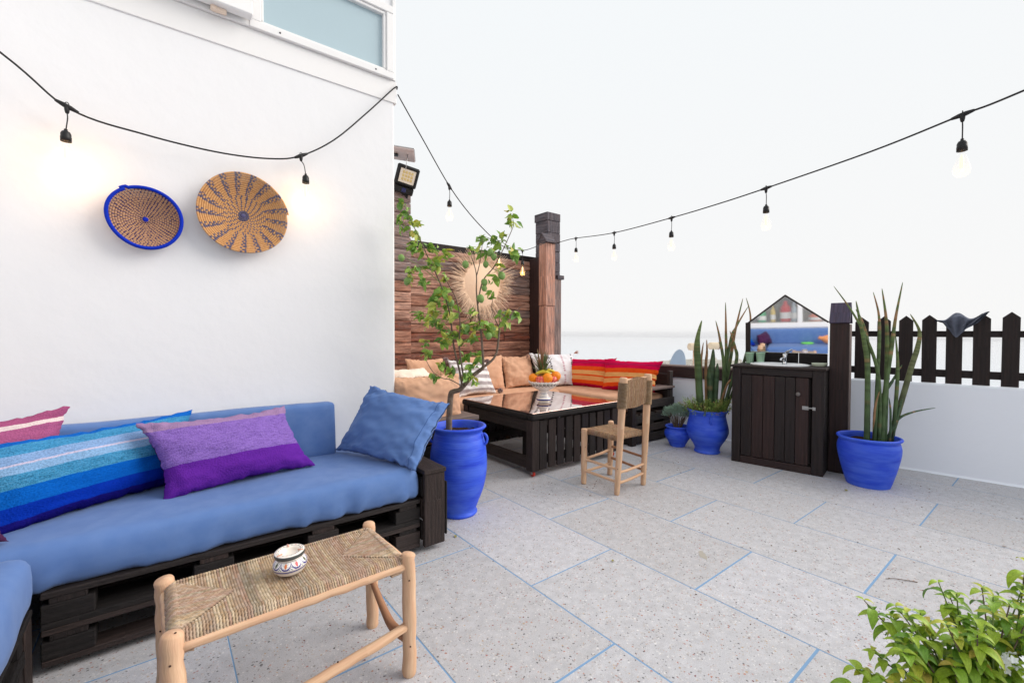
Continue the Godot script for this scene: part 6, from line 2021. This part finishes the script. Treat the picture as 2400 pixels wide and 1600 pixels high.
func wall_baskets() -> void:
	var f := noise(201, 40.0, 1)
	coil_basket("shallow woven basket with a bright blue rim on the white wall", Vector3(-0.055, 1.768, -2.938), 0.143, 15, 0.05, func(q: float, a: float, k: float) -> Color:
		var tan := lin(190, 148, 116).darkened(0.12 * f.get_noise_1d(q * 30.0) + 0.06)
		if k < 0.07:
			return lin(30, 50, 170)
		var n: float = maxf(6.0, floorf(7.0 + k * 56.0))
		return lin(50, 44, 92) if fposmod(a / TAU * n + q * 0.55, 1.0) < 0.27 else tan, lin(28, 52, 172), 0.0085, lin(30, 50, 180), 0.12, 1.03)
	coil_basket("larger golden woven basket with grey ray pattern on the white wall", Vector3(0.372, 1.856, -2.938), 0.215, 21, 0.062, func(q: float, a: float, k: float) -> Color:
		var tan := lin(192, 140, 92).lerp(lin(212, 166, 116), 0.5 + 0.5 * f.get_noise_1d(q * 60.0)).darkened(0.08 * rng.randf())
		var gr := lin(98, 94, 116)
		if k < 0.13:
			return gr
		if k < 0.5:
			return gr if fposmod(a / TAU * (10.0 + floorf(k * 30.0)) + q * 0.31, 1.0) < 0.24 else tan
		var ray := fposmod(a / TAU * 17.0 - k * 0.45, 1.0)
		var st := ray < 0.13 or (ray < 0.42 and fposmod(q * 0.5 + ray * 3.0, 1.0) < 0.45)
		return gr if st else tan, lin(190, 130, 76), 0.0, lin(92, 90, 124), 0.1, 1.03)
	# straw sunburst on the plank wall
	var h := thing("straw_sunburst", "round straw hat shaped ornament with a ragged fringe on the plank wall", "wall ornament", Vector3(3.13, 1.79, -4.6))
	var dm := MB.new()
	var cols := PackedColorArray()
	var pts := PackedVector3Array()
	for i in 26 * 70:
		var q := i / 70.0
		var a := TAU * q
		var r := 0.0106 * (q + 0.2)
		pts.append(Vector3(cos(a) * r, sin(a) * r, 0.075 - 0.05 * pow(r / 0.28, 2.0)))
	dm.tube(pts, taper(pts.size(), 0.0068, 0.0068), 6)
	part("disc", dm.done(true), M.palm_straw, h)
	var fm := MB.new()
	for i in 760:
		var a := rng.randf() * TAU
		var p := Vector3(cos(a) * 0.255, sin(a) * 0.255, 0.03 + jit(0.008))
		var d := Vector3(cos(a + jit(0.25)), sin(a + jit(0.25)), 0.15 + jit(0.3)).normalized()
		var l := rng.randf_range(0.1, 0.26) * (1.0 + 0.15 * sin(a * 3.0))
		var e := p + d * l + Vector3(0, -0.02 * rng.randf(), 0)
		fm.tube(path([p, p.lerp(e, 0.5) + Vector3(0, 0.004, 0.004), e], 2), taper(5, 0.0036, 0.001), 4, false)
	part("fringe", fm.done(true), M.palm_straw, h).set_meta("kind", "stuff")

func small_things() -> void:
	# floodlight with solar panel on the boarded pillar
	var f := thing("floodlight", "black floodlight on a bracket near the top of the boarded pillar", "lamp", Vector3(2.09, 2.87, -4.48))
	f.rotation = Vector3(0.42, -0.3, -0.2)
	f.scale = Vector3.ONE * 1.12
	var bm := MB.new()
	bm.box(Vector3(0.21, 0.19, 0.05), at(Vector3(0, 0, 0)), 0.012)
	bm.box(Vector3(0.185, 0.07, 0.045), at(Vector3(0, -0.13, 0)), 0.008)
	part("housing", bm.done(false), M.black_plastic, f)
	var fr := MB.new()
	for s in [[0.0, 0.075, 0.17, 0.02], [0.0, -0.075, 0.17, 0.02]]:
		fr.box(Vector3(s[2], s[3], 0.012), at(Vector3(s[0], s[1], 0.03)), 0.004)
	for s in [[0.085, 0.0, 0.02, 0.17], [-0.085, 0.0, 0.02, 0.17]]:
		fr.box(Vector3(s[2], s[3], 0.0115), at(Vector3(s[0], s[1], 0.03)), 0.004)
	part("bezel", fr.done(false), M.black_plastic, f)
	board("lens", Vector3(-0.074, -0.064, 0.0255), Vector3(0.074, 0.064, 0.029), mat("lamp_lens", srgb(232, 222, 206), 0.25), f, 0.001)
	var rf := MB.new()
	for i in 4:
		for j in 3:
			rf.box(Vector3(0.02, 0.024, 0.003), at(Vector3(-0.04 + 0.027 * i, -0.03 + 0.032 * j, 0.0308)), 0.001)
	part("diode_grid", rf.done(false), mat("diode_yellow", srgb(214, 190, 130), 0.4), f)
	board("sensor", Vector3(-0.02, -0.15, 0.0225), Vector3(0.02, -0.11, 0.03), mat("sensor_blue", srgb(40, 46, 90), 0.25), f, 0.003)
	board("bracket", Vector3(-0.1, -0.22, -0.06), Vector3(0.06, -0.12, -0.02), M.black_plastic, f)
	var sp := thing("solar_panel", "small tilted solar panel seen from below above the floodlight", "solar panel", Vector3(2.0, 3.09, -4.5))
	sp.rotation = Vector3(-0.12, -0.5, -0.1)
	board("panel", Vector3(-0.17, 0.0, -0.13), Vector3(0.17, 0.012, 0.13), mat("panel_back", srgb(206, 190, 186), 0.6), sp, 0.002)
	board("frame", Vector3(-0.175, 0.0125, -0.135), Vector3(0.175, 0.022, 0.135), M.steel, sp, 0.002)
	board("junction_box", Vector3(-0.06, -0.018, -0.03), Vector3(0.0, -0.001, 0.02), M.black_plastic, sp, 0.004)
	var cb := MB.new()
	var cp := path([Vector3(-0.03, -0.015, 0.02), Vector3(-0.06, -0.08, 0.04), Vector3(-0.07, -0.16, 0.0)], 5)
	cb.tube(cp, taper(cp.size(), 0.003, 0.003), 5)
	cb.tube(PackedVector3Array([Vector3(0.1, -0.001, 0.03), Vector3(0.1, -0.17, 0.03)]), PackedFloat32Array([0.005, 0.005]), 6)
	part("strut", cb.done(true), M.steel, sp)
	# grey towel thrown over the pickets
	var tm := MB.new()
	var fz := noise(301, 9.0, 3)
	var yaw := atan(0.14)
	for side in [1.0, -1.0]:
		tm.grid(46, 26, func(a: float, b: float) -> Vector3:
			var u := a if side > 0.0 else 1.0 - a
			var z := lerpf(-0.165, 0.158, u)
			var top := 0.0
			if u < 0.18:
				top = lerpf(1.313, 1.312, u / 0.18)
			elif u < 0.45:
				top = lerpf(1.312, 1.372, smoothstep(0.18, 0.42, u))
			elif u < 0.68:
				top = lerpf(1.372, 1.322, smoothstep(0.45, 0.68, u))
			else:
				top = lerpf(1.322, 1.378, smoothstep(0.68, 1.0, u))
			var ks := [[0.0, 1.306], [0.16, 1.288], [0.27, 1.236], [0.37, 1.18], [0.41, 1.163], [0.46, 1.172], [0.6, 1.236], [0.8, 1.283], [1.0, 1.372]]
			var bot := 1.3
			for q in 8:
				if u >= ks[q][0] and u <= ks[q + 1][0]:
					bot = lerpf(ks[q][1], ks[q + 1][1], (u - ks[q][0]) / (ks[q + 1][0] - ks[q][0]))
			bot += 0.004 * fz.get_noise_1d(u * 4.0)
			var y := lerpf(bot, top, b)
			var dg := (u - 0.41) * 26.0 / (0.35 + b)
			var fold := 0.03 * sin(dg) * smoothstep(0.0, 0.35, b) * (1.0 - 0.6 * b) + 0.016 * fz.get_noise_2d(u * 2.0, b * 1.5)
			var x: float = -0.022 - 0.014 * sin(PI * b) + fold - 0.004 * side
			if b > 0.85:
				x += (b - 0.85) * 0.3
			return Vector3(x, y, z), 2.0, 2.0)
	solo("towel", "dark grey towel thrown over two pickets of the fence", "towel", tm.done(true), M.towel, Transform3D(Basis(Vector3.UP, yaw), Vector3(wall_x(-0.6) + 0.045, 0, -0.6)))
	# litter on the slabs
	var lm := leaf_mesh(0.045, 0.02, 0.3, 0.2, 1.2)
	var dry := mat("dry_leaf", srgb(146, 140, 82), 0.8)
	var brown := mat("brown_leaf", srgb(110, 84, 56), 0.8)
	var ls := [[4.06, -1.06, 1.0, "yellow green fallen leaf on the slabs before the wide blue pot"], [3.70, -0.24, 0.5, "small brown dry scrap on the slabs before the white parapet"], [1.35, -2.25, 0.7, "fallen leaf at the foot of the lemon tree jar"], [2.45, -2.19, 0.5, "dry leaf scrap on the slabs in front of the low table"], [1.84, -1.48, 0.6, "dry leaf lying by a blue joint in the middle of the floor"]]
	for k in ls.size():
		var l: Array = ls[k]
		var d := Vector3(jit(1), 0.05, jit(1)).normalized()
		solo("fallen_leaf", l[3], "leaf", lm, dry if k % 2 == 0 else brown, leaf_xf(Vector3(l[0], 0.006, l[1]), d, Vector3.UP, l[2]), "fallen leaves on the terrace")
	var tw := MB.new()
	var tp := path([Vector3(2.765, 0.003, -0.558), Vector3(2.80, 0.005, -0.525), Vector3(2.847, 0.003, -0.455)], 5)
	tw.tube(tp, taper(tp.size(), 0.001, 0.002), 6)
	solo("twig", "thin brown twig lying on the slabs near the flowering shrub", "twig", tw.done(true), M.bark)
	var cr := MB.new()
	for i in 150:
		var p := Vector3(rng.randf_range(1.4, 4.9), 0.0015, rng.randf_range(-2.6, -0.2))
		if rng.randf() < 0.5:
			p = Vector3(rng.randf_range(2.2, 4.2), 0.0015, rng.randf_range(-3.0, -2.0))
		cr.box(Vector3(rng.randf_range(0.004, 0.012), 0.003, rng.randf_range(0.002, 0.006)), at(p, rng.randf() * 3.0), 0.001)
	var cn := part("crumbs", cr.done(false), brown, self)
	tag(cn, "scattered dark crumbs and plant bits on the terrace slabs", "litter", "", "stuff")

func beyond() -> void:
	# sea
	var sm := MB.new()
	sm.grid(4, 4, func(a: float, b: float) -> Vector3:
		return Vector3(lerpf(-2500.0, 3800.0, a), -46.0, lerpf(2500.0, -3800.0, b)), 400.0, 400.0)
	var wv := noise_maps(401, 256, 0.05, 4, 4.0)
	var sea := part("sea", sm.done(true), mat("sea_water", Color(0.72, 0.76, 0.8), 0.06, {"norm": wv[1], "nscale": 0.03, "spec": 0.5}), self)  # pale albedo stands in for haze over the water
	tag(sea, "", "", "", "structure")
	# low headland with houses
	var f := noise(403, 0.012, 4)
	var hm := MB.new()
	var hill := func(x: float, z: float) -> float:
		var d := Vector3(x - 588.0, 0, z + 300.0)
		var q := Vector2(d.dot(RT) / 62.0, d.dot(FW) / 110.0)
		var e := exp(-q.length_squared())
		return -46.5 + 14.0 * e * (1.0 + 0.35 * f.get_noise_2d(x, z)) - 1.5
	hm.grid(60, 50, func(a: float, b: float) -> Vector3:
		var x := lerpf(250.0, 950.0, a)
		var z := lerpf(-80.0, -640.0, b)
		return Vector3(x, hill.call(x, z), z))
	var gm := noise_maps(405, 128, 0.06, 3, 1.0, [srgb(150, 148, 138), srgb(192, 186, 176)])  # scrub colours paled to stand in for distance haze
	var hl := part("headland", hm.done(true), mat("headland_scrub", Color(1, 1, 1), 1.0, {"tex": gm[0], "scale": Vector3(6, 6, 1)}), self)
	tag(hl, "", "", "", "structure")
	var hw := MB.new()
	hw.box(Vector3(9, 6, 8), at(Vector3(0, 1, 0)), 0.05)
	hw.box(Vector3(9.3, 0.7, 0.4), at(Vector3(0, 4.36, 3.9)), 0.05)
	hw.box(Vector3(0.4, 0.7, 7.4), at(Vector3(4.4, 4.36, 0)), 0.05)
	hw.box(Vector3(3.4, 2.4, 3.2), at(Vector3(-2, 5.21, -1)), 0.05)
	var hmesh := hw.done(false)
	var wm := mat("far_white", Color(0.85, 0.83, 0.8), 0.9)
	for i in 44:
		var hp := Vector3(588, 0, -300) + RT * rng.randf_range(-85.0, 60.0) + FW * rng.randf_range(-90.0, 20.0)
		var x := hp.x
		var z := hp.z
		var y: float = hill.call(x, z)
		solo("far_house", "pale flat roofed house far off on the hazy headland", "house", hmesh, wm, at(Vector3(x, y + 1.0, z), rng.randf() * 1.5).scaled_local(Vector3.ONE * rng.randf_range(0.3, 0.55)), "far houses on the headland")
	# neighbouring roof below the parapet with dish, tank and aerial
	var nb := thing("neighbour_roof", "pale flat roof of the neighbouring house beyond the low wall", "building")
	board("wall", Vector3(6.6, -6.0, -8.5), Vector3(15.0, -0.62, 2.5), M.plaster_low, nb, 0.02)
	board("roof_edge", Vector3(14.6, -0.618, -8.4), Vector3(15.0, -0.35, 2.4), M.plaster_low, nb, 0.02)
	var ds := thing("satellite_dish", "blue grey satellite dish standing edge-on beyond the low wall", "satellite dish", Vector3(8.27, -0.62, -4.95), 0.0)
	var dm := MB.new()
	dm.lathe(PackedVector2Array([Vector2(0.0005, 0.0), Vector2(0.12, 0.008), Vector2(0.24, 0.034), Vector2(0.34, 0.07), Vector2(0.42, 0.11), Vector2(0.425, 0.106), Vector2(0.42, 0.1), Vector2(0.34, 0.06), Vector2(0.24, 0.024), Vector2(0.12, -0.002), Vector2(0.0005, -0.01)]), 40)
	part("reflector", dm.done(true), mat("dish_paint", srgb(158, 172, 188), 0.5), ds, leaf_xf(Vector3(0.0, 1.09, 0), -RT * 0.97 + Vector3(0, 0.16, 0) - FW * 0.05, Vector3.UP, 0.9))
	var ms := MB.new()
	ms.tube(PackedVector3Array([Vector3(0, 0, 0), Vector3(0, 1.0, 0)]), PackedFloat32Array([0.025, 0.025]), 10)
	part("mast", ms.done(true), M.steel, ds)
	var am := MB.new()
	am.tube(PackedVector3Array([Vector3(0.0, 0.72, 0), RT * -0.42 + Vector3(0, 0.95, 0)]), PackedFloat32Array([0.012, 0.012]), 6)
	part("feed_arm", am.done(true), M.steel, ds)
	# cream drums on posts
	for k in 2:
		var c: Vector3 = [Vector3(5.62, 1.012, -3.19), Vector3(5.95, 1.02, -3.08)][k]
		var d := thing("drum_light", ["cream round ended drum on a thin stake behind the snake plant, left one", "cream round ended drum on a thin stake behind the snake plant, right one"][k], "garden ornament", Vector3(c.x, 0.0, c.z), -0.667, "cream drums behind the parapet")
		var m1 := MB.new()
		m1.lathe(PackedVector2Array([Vector2(0.0005, -0.075), Vector2(0.03, -0.072), Vector2(0.046, -0.06), Vector2(0.05, -0.045), Vector2(0.05, 0.055)]), 28)
		part("drum", m1.done(true), mat("drum_cream", srgb(226, 208, 180), 0.7), d, Transform3D(Basis(Vector3(0, 0, 1), -PI * 0.5), Vector3(0, c.y, 0)))
		var m2 := MB.new()
		m2.lathe(PackedVector2Array([Vector2(0.05, 0.056), Vector2(0.053, 0.06), Vector2(0.05, 0.067), Vector2(0.045, 0.068)]), 28)
		part("rim", m2.done(true), mat("drum_rim", srgb(128, 96, 74), 0.7), d, Transform3D(Basis(Vector3(0, 0, 1), -PI * 0.5), Vector3(0, c.y, 0)))
		var m4 := MB.new()
		m4.lathe(PackedVector2Array([Vector2(0.0448, 0.066), Vector2(0.02, 0.069), Vector2(0.0005, 0.07)]), 28)
		part("end_disc", m4.done(true), M.white_paint, d, Transform3D(Basis(Vector3(0, 0, 1), -PI * 0.5), Vector3(0, c.y, 0)))
		var m3 := MB.new()
		m3.tube(PackedVector3Array([Vector3(0, -0.62, 0), Vector3(0, c.y - 0.05, 0)]), PackedFloat32Array([0.006, 0.006]), 6)
		part("stake", m3.done(true), M.peeled_wood, d)
	var tk := thing("water_tank", "small grey rounded tank on the far roof seen between two pickets", "tank", Vector3(11.6, -0.62, -1.05))
	var tkm := MB.new()
	tkm.lathe(PackedVector2Array([Vector2(0.0005, 0.0), Vector2(0.2, 0.0), Vector2(0.22, 0.05), Vector2(0.22, 0.5), Vector2(0.18, 0.6), Vector2(0.08, 0.65), Vector2(0.0005, 0.655)]), 24)
	part("body", tkm.done(true), mat("tank_grey", srgb(140, 140, 140), 0.6), tk)
	var ae := thing("aerial", "thin television aerial on the far roof seen between two pickets", "aerial", Vector3(13.5, -0.62, -0.6))
	var aem := MB.new()
	aem.tube(PackedVector3Array([Vector3(0, 0, 0), Vector3(0, 0.72, 0)]), PackedFloat32Array([0.012, 0.012]), 6)
	part("mast", aem.done(true), M.steel, ae)
	var ab := MB.new()
	ab.tube(PackedVector3Array([Vector3(0, 0.7, -0.25), Vector3(0, 0.7, 0.25)]), PackedFloat32Array([0.008, 0.008]), 6)
	for k in 5:
		ab.tube(PackedVector3Array([Vector3(-0.1, 0.7, -0.2 + 0.1 * k), Vector3(0.1, 0.7, -0.2 + 0.1 * k)]), PackedFloat32Array([0.005, 0.005]), 5)
	part("crossbar", ab.done(true), M.steel, ae)
